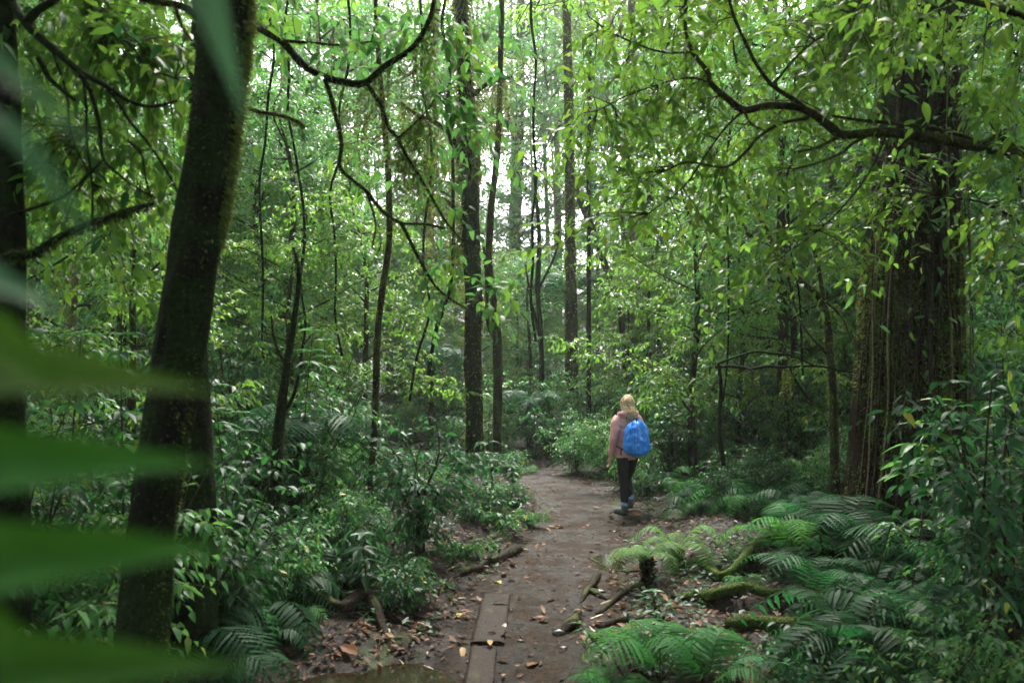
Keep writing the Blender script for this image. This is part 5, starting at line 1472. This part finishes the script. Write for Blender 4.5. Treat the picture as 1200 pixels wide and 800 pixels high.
# body: legs, trunk, arms, neck and head in one surface
mb = MB()
loft(mb, [(0, 0, .76, .13, .10), (0, 0, .86, .155, .11), (0, 0, 1.0, .125, .095), (0, 0, 1.18, .15, .105), (0, 0, 1.32, .15, .09), (0, 0, 1.385, .07, .06)])
jt(mb, [(0, 0, 1.34), (0, .01, 1.40), (0, .015, 1.46)], [.055, .048, .05])
ell(mb, (0, .02, 1.54), .074, .092, .10); ell(mb, (0, .055, 1.485), .05, .055, .045)
ell(mb, (0, .118, 1.525), .011, .017, .018)                                   # nose
for s_ in (-1, 1): ell(mb, (s_ * .076, .015, 1.53), .008, .018, .028)         # ears
def arm(mb, sh, el, wr, s_):
    jt(mb, [sh, el, wr], [.046, .038, .025])
    d = norm(wr - el); f = np.array([0, 1., 0]); pc = wr + d * .045
    jt(mb, [wr, wr + d * .03, wr + d * .075], [.024, .031, .026])
    side = norm(np.cross(d, f) * s_ * -1)
    for j, (o_f, ln) in enumerate([(-.026, .068), (-.009, .078), (.009, .073), (.025, .058)]):
        b = wr + d * .075 + f * o_f
        jt(mb, [b, b + d * ln * .45, b + d * ln * .75 - side * .012, b + d * ln * .92 - side * .028], [.0095, .009, .008, .0065], 3)
    b = wr + d * .03 + f * .028
    jt(mb, [b, b + f * .022 + d * .022, b + f * .028 + d * .048 - side * .008], [.012, .0105, .008], 3)
arm(mb, np.array([-.155, 0, 1.32]), np.array([-.225, -.03, 1.06]), LW, -1)
arm(mb, np.array([.155, 0, 1.32]), np.array([.22, -.01, 1.07]), RW, 1)
legL = [(-.075, 0, .84), (-.07, -.01, .64), (-.065, .0, .46), (-.07, -.04, .26), (-.075, -.05, .09)]
legR = [(.078, 0, .84), (.09, .07, .64), (.10, .15, .48), (.112, .13, .28), (.12, .11, .15)]
jt(mb, legL, [.088, .075, .052, .050, .036]); jt(mb, legR, [.088, .075, .052, .050, .036])
jt(mb, [(-.075, -.05, .08), (-.08, .03, .05), (-.09, .12, .03)], [.036, .034, .022]); jt(mb, [(.12, .11, .14), (.125, .18, .10), (.13, .25, .06)], [.036, .034, .022])
body = grown('body', mb, M['skin'], .0065)
mb = MB()
loft(mb, [(0, 0, .78, .14, .11), (0, 0, .88, .165, .12), (0, 0, .96, .15, .11)])
jt(mb, [legL[0], legL[1], legL[2], legL[3], (-.075, -.047, .15)], [.097, .083, .061, .058, .045]); jt(mb, [legR[0], legR[1], legR[2], legR[3], (.12, .113, .21)], [.097, .083, .061, .058, .045])
grown('leggings', mb, M['legging'], .01, crease=.012, cs=.05)
for leg, (cx, cy_, cz), (tx, ty, tz), pitch in (('L', (-.075, -.05, .0), (-.095, .15, .0), 0), ('R', (.12, .11, .055), (.13, .28, .02), 1)):
    mb = MB(); jt(mb, [(cx, cy_ + .003, cz + .10), (cx, cy_ + .004, cz + .19)], [.045, .046], 2); new_obj('sock', mb.mesh('sock', M['sock']), walker)
    mb = MB(); c0 = np.array((cx, cy_, cz)); t0 = np.array((tx, ty, tz))
    jt(mb, [c0 + (0, -.03, .045), c0 + (0, .03, .05), (c0 + t0) / 2 + (0, .01, .05), t0 + (0, -.01, .038)], [.042, .048, .045, .036])
    jt(mb, [c0 + (0, 0, .05), c0 + (0, .0, .135)], [.046, .048], 2)
    b = grown('boot', mb, M['boot'], .009, crease=.008, cs=.03)
    mb = MB(); P_ = np.array([c0 + (0, -.06, .012), c0 + (0, .02, .010), (c0 + t0) / 2 + (0, .01, .010), t0 + (0, .02, .012)])
    for z_ in (0,):
        th = np.linspace(0, 2 * np.pi, 20, endpoint=False); ax = norm(t0 - c0); mid = (c0 + t0) / 2; hl = np.linalg.norm(t0 - c0) / 2 + .055
        sidev = norm(np.cross(ax, (0, 0, 1))); upv = np.cross(sidev, ax)
        lo = [mid + ax * hl * math.cos(t) * (1) + sidev * .046 * math.sin(t) * (1 - .1 * math.cos(t)) + upv * .0 for t in th]; hi = [p + upv * .028 for p in lo]
        V = np.vstack([lo, hi, [mid], [mid + upv * .028]])
        mb.add(V, [((i_ + 1) % 20, i_, 40) for i_ in range(20)] + [(20 + i_, 20 + (i_ + 1) % 20, 41) for i_ in range(20)], [(i_, (i_ + 1) % 20, 20 + (i_ + 1) % 20, 20 + i_) for i_ in range(20)])
    new_obj('sole', mb.mesh('sole', M['sole'], False), b)
# jacket with sleeves; the hood lies on the shoulders
mb = MB()
loft(mb, [(0, 0, .79, .178, .135), (0, 0, .84, .182, .135), (0, 0, .96, .168, .125), (0, 0, 1.12, .178, .125), (0, 0, 1.27, .185, .115), (0, 0, 1.34, .15, .09), (0, 0, 1.40, .085, .075)])
jt(mb, [(-.13, 0, 1.33), (-.185, 0, 1.27), (-.235, -.03, 1.06), LW - (0, 0, -.02)], [.07, .07, .058, .042]); jt(mb, [(.13, 0, 1.33), (.185, 0, 1.27), (.23, -.01, 1.07), RW - (0, 0, -.02)], [.07, .07, .058, .042])
jk = grown('jacket', mb, M['jacket'], .010, crease=.03, cs=.08)
mb = MB()
ell(mb, (0, -.075, 1.375), .125, .065, .05); tube(mb, [(-.11, .03, 1.375), (-.12, -.03, 1.39), (-.06, -.10, 1.40), (.06, -.10, 1.40), (.12, -.03, 1.39), (.11, .03, 1.375)], [.03, .04, .04, .04, .04, .03], 12, 5, .1)
grown('hood', mb, M['jacket'], .009, crease=.025, cs=.05)
# hair, loose over the hood
mb = MB(); ell(mb, (0, .0, 1.55), .080, .092, .098, 24, 16)
loft(mb, [(0, -.012, 1.54, .084, .09), (0, -.025, 1.48, .088, .088), (0, -.045, 1.42, .088, .085), (0, -.058, 1.36, .078, .078), (0, -.06, 1.32, .045, .05)])
q = np.random.default_rng(12)
for k in range(230):
    a = q.uniform(-2.7, -.45) if k % 3 else q.uniform(-3.5, .35)
    s0 = q.uniform(.2, 1.2)
    p0 = np.array([.084 * math.cos(a) * math.sin(s0), .0 + .096 * math.sin(a) * math.sin(s0), 1.558 + .1 * math.cos(s0)])
    p1 = np.array([.092 * math.cos(a), .005 + .105 * math.sin(a), 1.50])
    ln = q.uniform(.16, .27)
    p2 = p1 + np.array([q.normal(0, .010) + .004 * math.cos(a), -.045 + q.normal(0, .01), -ln * .42]); p3 = p2 + np.array([q.normal(0, .010) - .006 * math.cos(a), -.016, -ln * .45])
    tube(mb, [p0, (p0 + p1) / 2 * 1.0 + np.array([math.cos(a), math.sin(a), .3]) * .012, p1, p2, p3], [.003, .006, .0065, .0055, .002], 4, 3, .1)
new_obj('hair', mb.mesh('hair', M['hair']), walker)
for s_ in (-1, 1):
    mb = MB(); ell(mb, (s_ * .028, .108, 1.55), .012, .008, .008, 10, 6); new_obj('eye', mb.mesh('eye', simple_mat('eye', (.6, .6, .58), .2)), body)
mb = MB(); ell(mb, (0, .107, 1.488), .02, .006, .006, 10, 6); new_obj('mouth', mb.mesh('mouth', simple_mat('lips', (.4, .12, .1), .4)), body)
# backpack under a gathered blue cover
pk = thing('backpack', 'bright blue backpack cover gathered at the top on the back of the walker', 'backpack', tuple(walker.location), R(24))
mb = MB(); nu, nv = 96, 40; V = []
for a in range(nv + 1):
    f = a / nv; z = 1.315 - .49 * f
    prof = max(.03, 1 - abs(2 * f - 1) ** 3.4) ** (1 / 2.3)
    wd = (.135 + .075 * f) * prof; dp = (.095 + .05 * f) * prof
    for b in range(nu):
        t = 2 * math.pi * b / nu
        c, s_ = math.cos(t), math.sin(t)
        ple = 1 + .085 * math.sin(15 * t + 2.5 * math.sin(3 * t)) * (1 - f) ** 1.0 + .03 * math.sin(23 * t + 4 * f) * f ** 3 + .10 * float(vnoise(c * 2 + 3, s_ * 2 + f * 4, 9)) + .07 * float(vnoise(c * 5 + 3, f * 9 + s_ * 3, 4))
        V.append((math.copysign(abs(c) ** .75, c) * wd * ple + .0, -.235 + math.copysign(abs(s_) ** .8, s_) * dp * ple, z + .012 * math.sin(t * 4) * (1 - f)))
mb.add(V, None, [(a * nu + b, (a + 1) * nu + b, (a + 1) * nu + (b + 1) % nu, a * nu + (b + 1) % nu) for a in range(nv) for b in range(nu)])
cv = new_obj('cover', mb.mesh('cover', M['pack']), pk)
t_ = bpy.data.textures.new('crumple', 'CLOUDS'); t_.noise_scale = .07; t_.noise_depth = 3
dm = cv.modifiers.new('Displace', 'DISPLACE'); dm.texture = t_; dm.strength = .045; dm.mid_level = .5; dm.texture_coords = 'LOCAL'
mb = MB(); tube(mb, [(-.03, -.2, 1.315), (0, -.235, 1.34), (.03, -.2, 1.315)], .008, 8, 4, 0); new_obj('handle', mb.mesh('handle', M['strap']), pk)
for s_ in (-1, 1):
    mb = MB(); tube(mb, [(s_ * .07, -.12, 1.33), (s_ * .10, -.02, 1.415), (s_ * .125, .10, 1.33), (s_ * .15, .15, 1.18), (s_ * .175, .10, 1.0), (s_ * .17, -.12, .92)], [.018, .022, .022, .018, .01, .01], 8, 5, 0)
    new_obj('shoulder_strap', mb.mesh('shoulder_strap', M['strap']), pk)
mb = MB(); tube(mb, [(-.19, -.2, .93), (-.205, -.17, .90), (-.20, -.16, .84)], .009, 6, 4, .1); new_obj('strap_end', mb.mesh('strap_end', M['strap']), pk)


# ---------------------------------------------------------------- leaves close to the camera, out of focus
fs = thing('foreground_sprig', 'blurred large green leaves close to the camera at the left', 'plant', (-.42, .48, 1.7))
fo = np.array(fs.location)
M['frontpale'] = leaf_mat('wet_near_leaf', [(0, (.06, .16, .07)), (1, (.10, .20, .1))], .4, .4, (.1, .3, .12), .4)
mb = MB(); tube(mb, np.array([(-.50, .5, 1.0), (-.44, .49, 1.5), (-.40, .48, 1.85), (-.42, .48, 2.15), (-.40, .5, 2.35)]) - fo, [.006, .005, .004, .003, .002], 8, 6, .1)
new_obj('stem', mb.mesh('front_stem', M['twig']), fs)
LEAFME.clear()
def drawn_leaf(nu=16):
    f = fine_leaf(nu); u = np.linspace(0, 1, nu); w = .5 * np.minimum(1, (u / .22 + .05)) ** .7 * np.clip(1 - u, 0, 1) ** .95 * 1.25
    f['v'] = (np.array([-1, -.5, 0, .5, 1])[None] * w[:, None]).ravel(); f['u'] = np.repeat(u, 5) + .0
    return f
LD = drawn_leaf()
leaf_mesh('big', M['front'], .34, .16, .25, .05, .3, LD); leaf_mesh('bigl', M['front'], .34, .16, .25, .05, .95, LD); leaf_mesh('palef', M['frontpale'], .3, .3, .3, .06, .5, LD)
def front_leaf(parent, og, p0, p1, d0, d1, w, key, nrm=(0, -.6, .7)):
    a = W(p0[0], p0[1], d0); b = W(p1[0], p1[1], d1); L = np.linalg.norm(b - a)
    D = norm(b - a); S_ = norm(np.cross(D, np.array(nrm, float))); N = np.cross(S_, D)
    wd = w * 1.2 / FPX * d0 / (.34 * L)
    o = new_obj('leaf', LEAFME[key], parent)
    m = Matrix(((S_[0], D[0], N[0], 0), (S_[1], D[1], N[1], 0), (S_[2], D[2], N[2], 0), (0, 0, 0, 1)))
    o.matrix_local = Matrix.Translation(Vector(a - og)) @ m @ Matrix.Diagonal((L * wd, L, L, 1))
    return o
for p0, p1, d0, d1, w, key in [((-120, 452), (222, 406), .52, .46, 100, 'bigl'), ((-130, 570), (218, 498), .50, .45, 115, 'big'), ((-120, 690), (238, 602), .49, .45, 112, 'big'),
        ((-110, 806), (264, 746), .48, .45, 100, 'big'), ((-60, 380), (100, 452), .5, .48, 70, 'bigl'), ((-150, 290), (62, 318), .5, .5, 80, 'palef'), ((-90, 500), (45, 560), .52, .5, 60, 'bigl'), ((-120, 640), (40, 665), .5, .5, 60, 'bigl'),
        ((-90, 720), (100, 790), .5, .48, 70, 'bigl'), ((-70, 40), (112, 128), .44, .42, 38, 'palef'), ((-10, 130), (112, 262), .42, .40, 20, 'palef')]:
    front_leaf(fs, fo, p0, p1, d0, d1, w, key)
ft = thing('foreground_sprig', 'single blurred pale green leaf hanging in front of the leaning trunk', 'leaf', tuple(W(200, -60, .6)))
fto = np.array(ft.location)
mb = MB(); tube(mb, [(-.12, .0, .12), (-.05, 0, .05), (0, 0, 0)], [.003, .002, .0015], 6, 4, .1); new_obj('stem', mb.mesh('front_stem', M['twig']), ft)
front_leaf(ft, fto, (222, -40), (288, 95), .6, .55, 46, 'palef', (.3, -.8, .4))
front_leaf(ft, fto, (190, -50), (150, -20), .6, .6, 30, 'bigl')


# ---------------------------------------------------------------- a label of its own for each repeat
TL = [(8, 'the dark branching tree'), (190, 'the leaning trunk'), (325, 'the thin dark sapling trunk'), (436, 'the slender mossy trunk'), (497, 'the pale brown trunk'), (555, 'the moss-hung trunk'), (590, 'the thin wavy trunk'),
      (634, 'the two-shoot thin trunk'), (671, 'the straight dark trunk'), (708, 'the tilted trunk'), (740, 'the walker'), (790, 'the misty tree fern'), (832, 'the misty trunk'), (885, 'the level dead stick'), (972, 'the bent tree'), (1063, 'the huge trunk'), (1190, 'the right edge')]
GL = [(585, 720, 'the farther plank'), (565, 785, 'the nearer plank'), (450, 775, 'the puddle'), (573, 662, 'the dark log-like root'), (515, 700, 'the looping root'), (430, 720, 'the thick exposed root'), (735, 600, "the walker's feet"),
      (757, 680, 'the little tree fern'), (694, 690, 'the forked root'), (670, 735, 'the broken root stub'), (770, 760, 'the bright near ferns'), (920, 742, 'the mossy fallen log'), (870, 704, 'the mossy log on the step'), (650, 560, 'the path bend'), (850, 640, 'the right bank ferns'), (960, 640, 'the buttress root')]
NOUN = {}
for o in list(COL.objects):
    if o.parent is None and 'category' in o.keys() and 'group' in o.keys():
        x, y, z = o.location
        if y < 2.5: continue
        px = 600 + FPX * x / y; py = HOR - FPX * (z - CAMZ) / y
        kind_ = o['group'].split(' at far left')[0].split(' left of')[0].split(' right of')[0].split(' beyond')[0].split(' on the')[0].split(' between')[0].split(' in the')[0].split(' below')[0].split(' lower')[0]
        base = o['label'].split(',')[0].split(' close by')[0].split(' in the middle')[0].split(' deep in')[0].split(' at far left')[0].split(' left of')[0].split(' right of')[0].split(' beyond')[0].split(' on the')[0].split(' below')[0].split(' behind')[0].split(' between')[0].split(' in the')[0].split(' low on')[0].split(' standing')[0].split(' far')[0]
        if o['category'] == 'leaf':
            lx, ly, ln_ = min(GL, key=lambda g_: (g_[0] - px) ** 2 + 2.5 * (g_[1] - py) ** 2)
            rel = ('left of ' if px < lx else 'right of ') if abs(px - lx) > 1.2 * abs(py - ly) else ('beyond ' if py < ly else 'in front of ')
            s_ = o.scale[0]; w_ = 'tiny ' if s_ < .075 else ('small ' if s_ < .11 else 'larger ')
            lab = w_ + base.replace('small ', '') + ' ' + rel + ln_
        else:
            lx, ln_ = min(TL, key=lambda g_: abs(g_[0] - px))
            rel = 'behind ' if abs(px - lx) < 9 and y > 9 else ('left of ' if px < lx else 'right of ')
            s_ = o.scale[0] if o['category'] != 'fern' else 1
            w_ = '' if s_ == 1 else ('big ' if s_ > 1.12 else ('small ' if s_ < .82 else ''))
            lab = (w_ + base).replace('small small ', 'small ').replace('big small ', '').replace('big low', 'spreading').replace('small tall', 'shorter').replace('big tall', 'tall').replace('small low', 'low tiny')
            lab = lab.replace('small-leaved', 'fine-leaved').replace('leafy understory', 'understory').replace('leafy young', 'young').replace('pale misty', 'misty')
            lab += ' ' + rel + ln_ + ', ' + ('close by' if y < 8 else 'further in' if y < 12 else 'mid distance' if y < 17 else 'deep in' if y < 22 else 'deeper still' if y < 29 else 'far back')
        NOUN.setdefault(lab, []).append(o)
for lab, os_ in NOUN.items():
    os_.sort(key=lambda o: o.location.y)
    n_ = len(os_)
    od = ['nearest', 'second nearest', 'third nearest', 'fourth nearest', 'fifth nearest', 'sixth nearest', 'seventh nearest', 'eighth nearest', 'ninth nearest', 'tenth nearest', 'eleventh nearest', 'twelfth nearest', 'thirteenth nearest', 'fourteenth nearest']
    nm = {1: None, 2: ('nearer of two', 'farther of two')}.get(n_, od if n_ <= 14 else None)
    if len(lab.split()) + 3 > 16: lab = lab.replace(' in the roof above the path', '').replace('thin dark sapling', 'sapling')
    for k, o in enumerate(os_):
        o['label'] = lab + (', ' + nm[k] if nm else '')

# ---------------------------------------------------------------- haze
hz = MB()
c = np.array([(a, b, c_) for a in (-165, 165) for b in (-62, 265) for c_ in (-2, 90)], float)
hz.add(c, None, [(0, 1, 3, 2), (4, 6, 7, 5), (0, 4, 5, 1), (2, 3, 7, 6), (0, 2, 6, 4), (1, 5, 7, 3)])
hm = bpy.data.materials.new('haze'); hm.use_nodes = True; hn = hm.node_tree.nodes; hn.clear()
ho = hn.new('ShaderNodeOutputMaterial'); pv = hn.new('ShaderNodeVolumePrincipled')
pv.inputs['Color'].default_value = (.93, .96, .95, 1); pv.inputs['Density'].default_value = HAZE; pv.inputs['Anisotropy'].default_value = .2
hm.node_tree.links.new(pv.outputs[0], ho.inputs['Volume'])
if HAZE > 0:
    tag(new_obj('haze', hz.mesh('haze', hm, False)), 'pale mist hanging between the trees', 'haze', None, 'stuff')
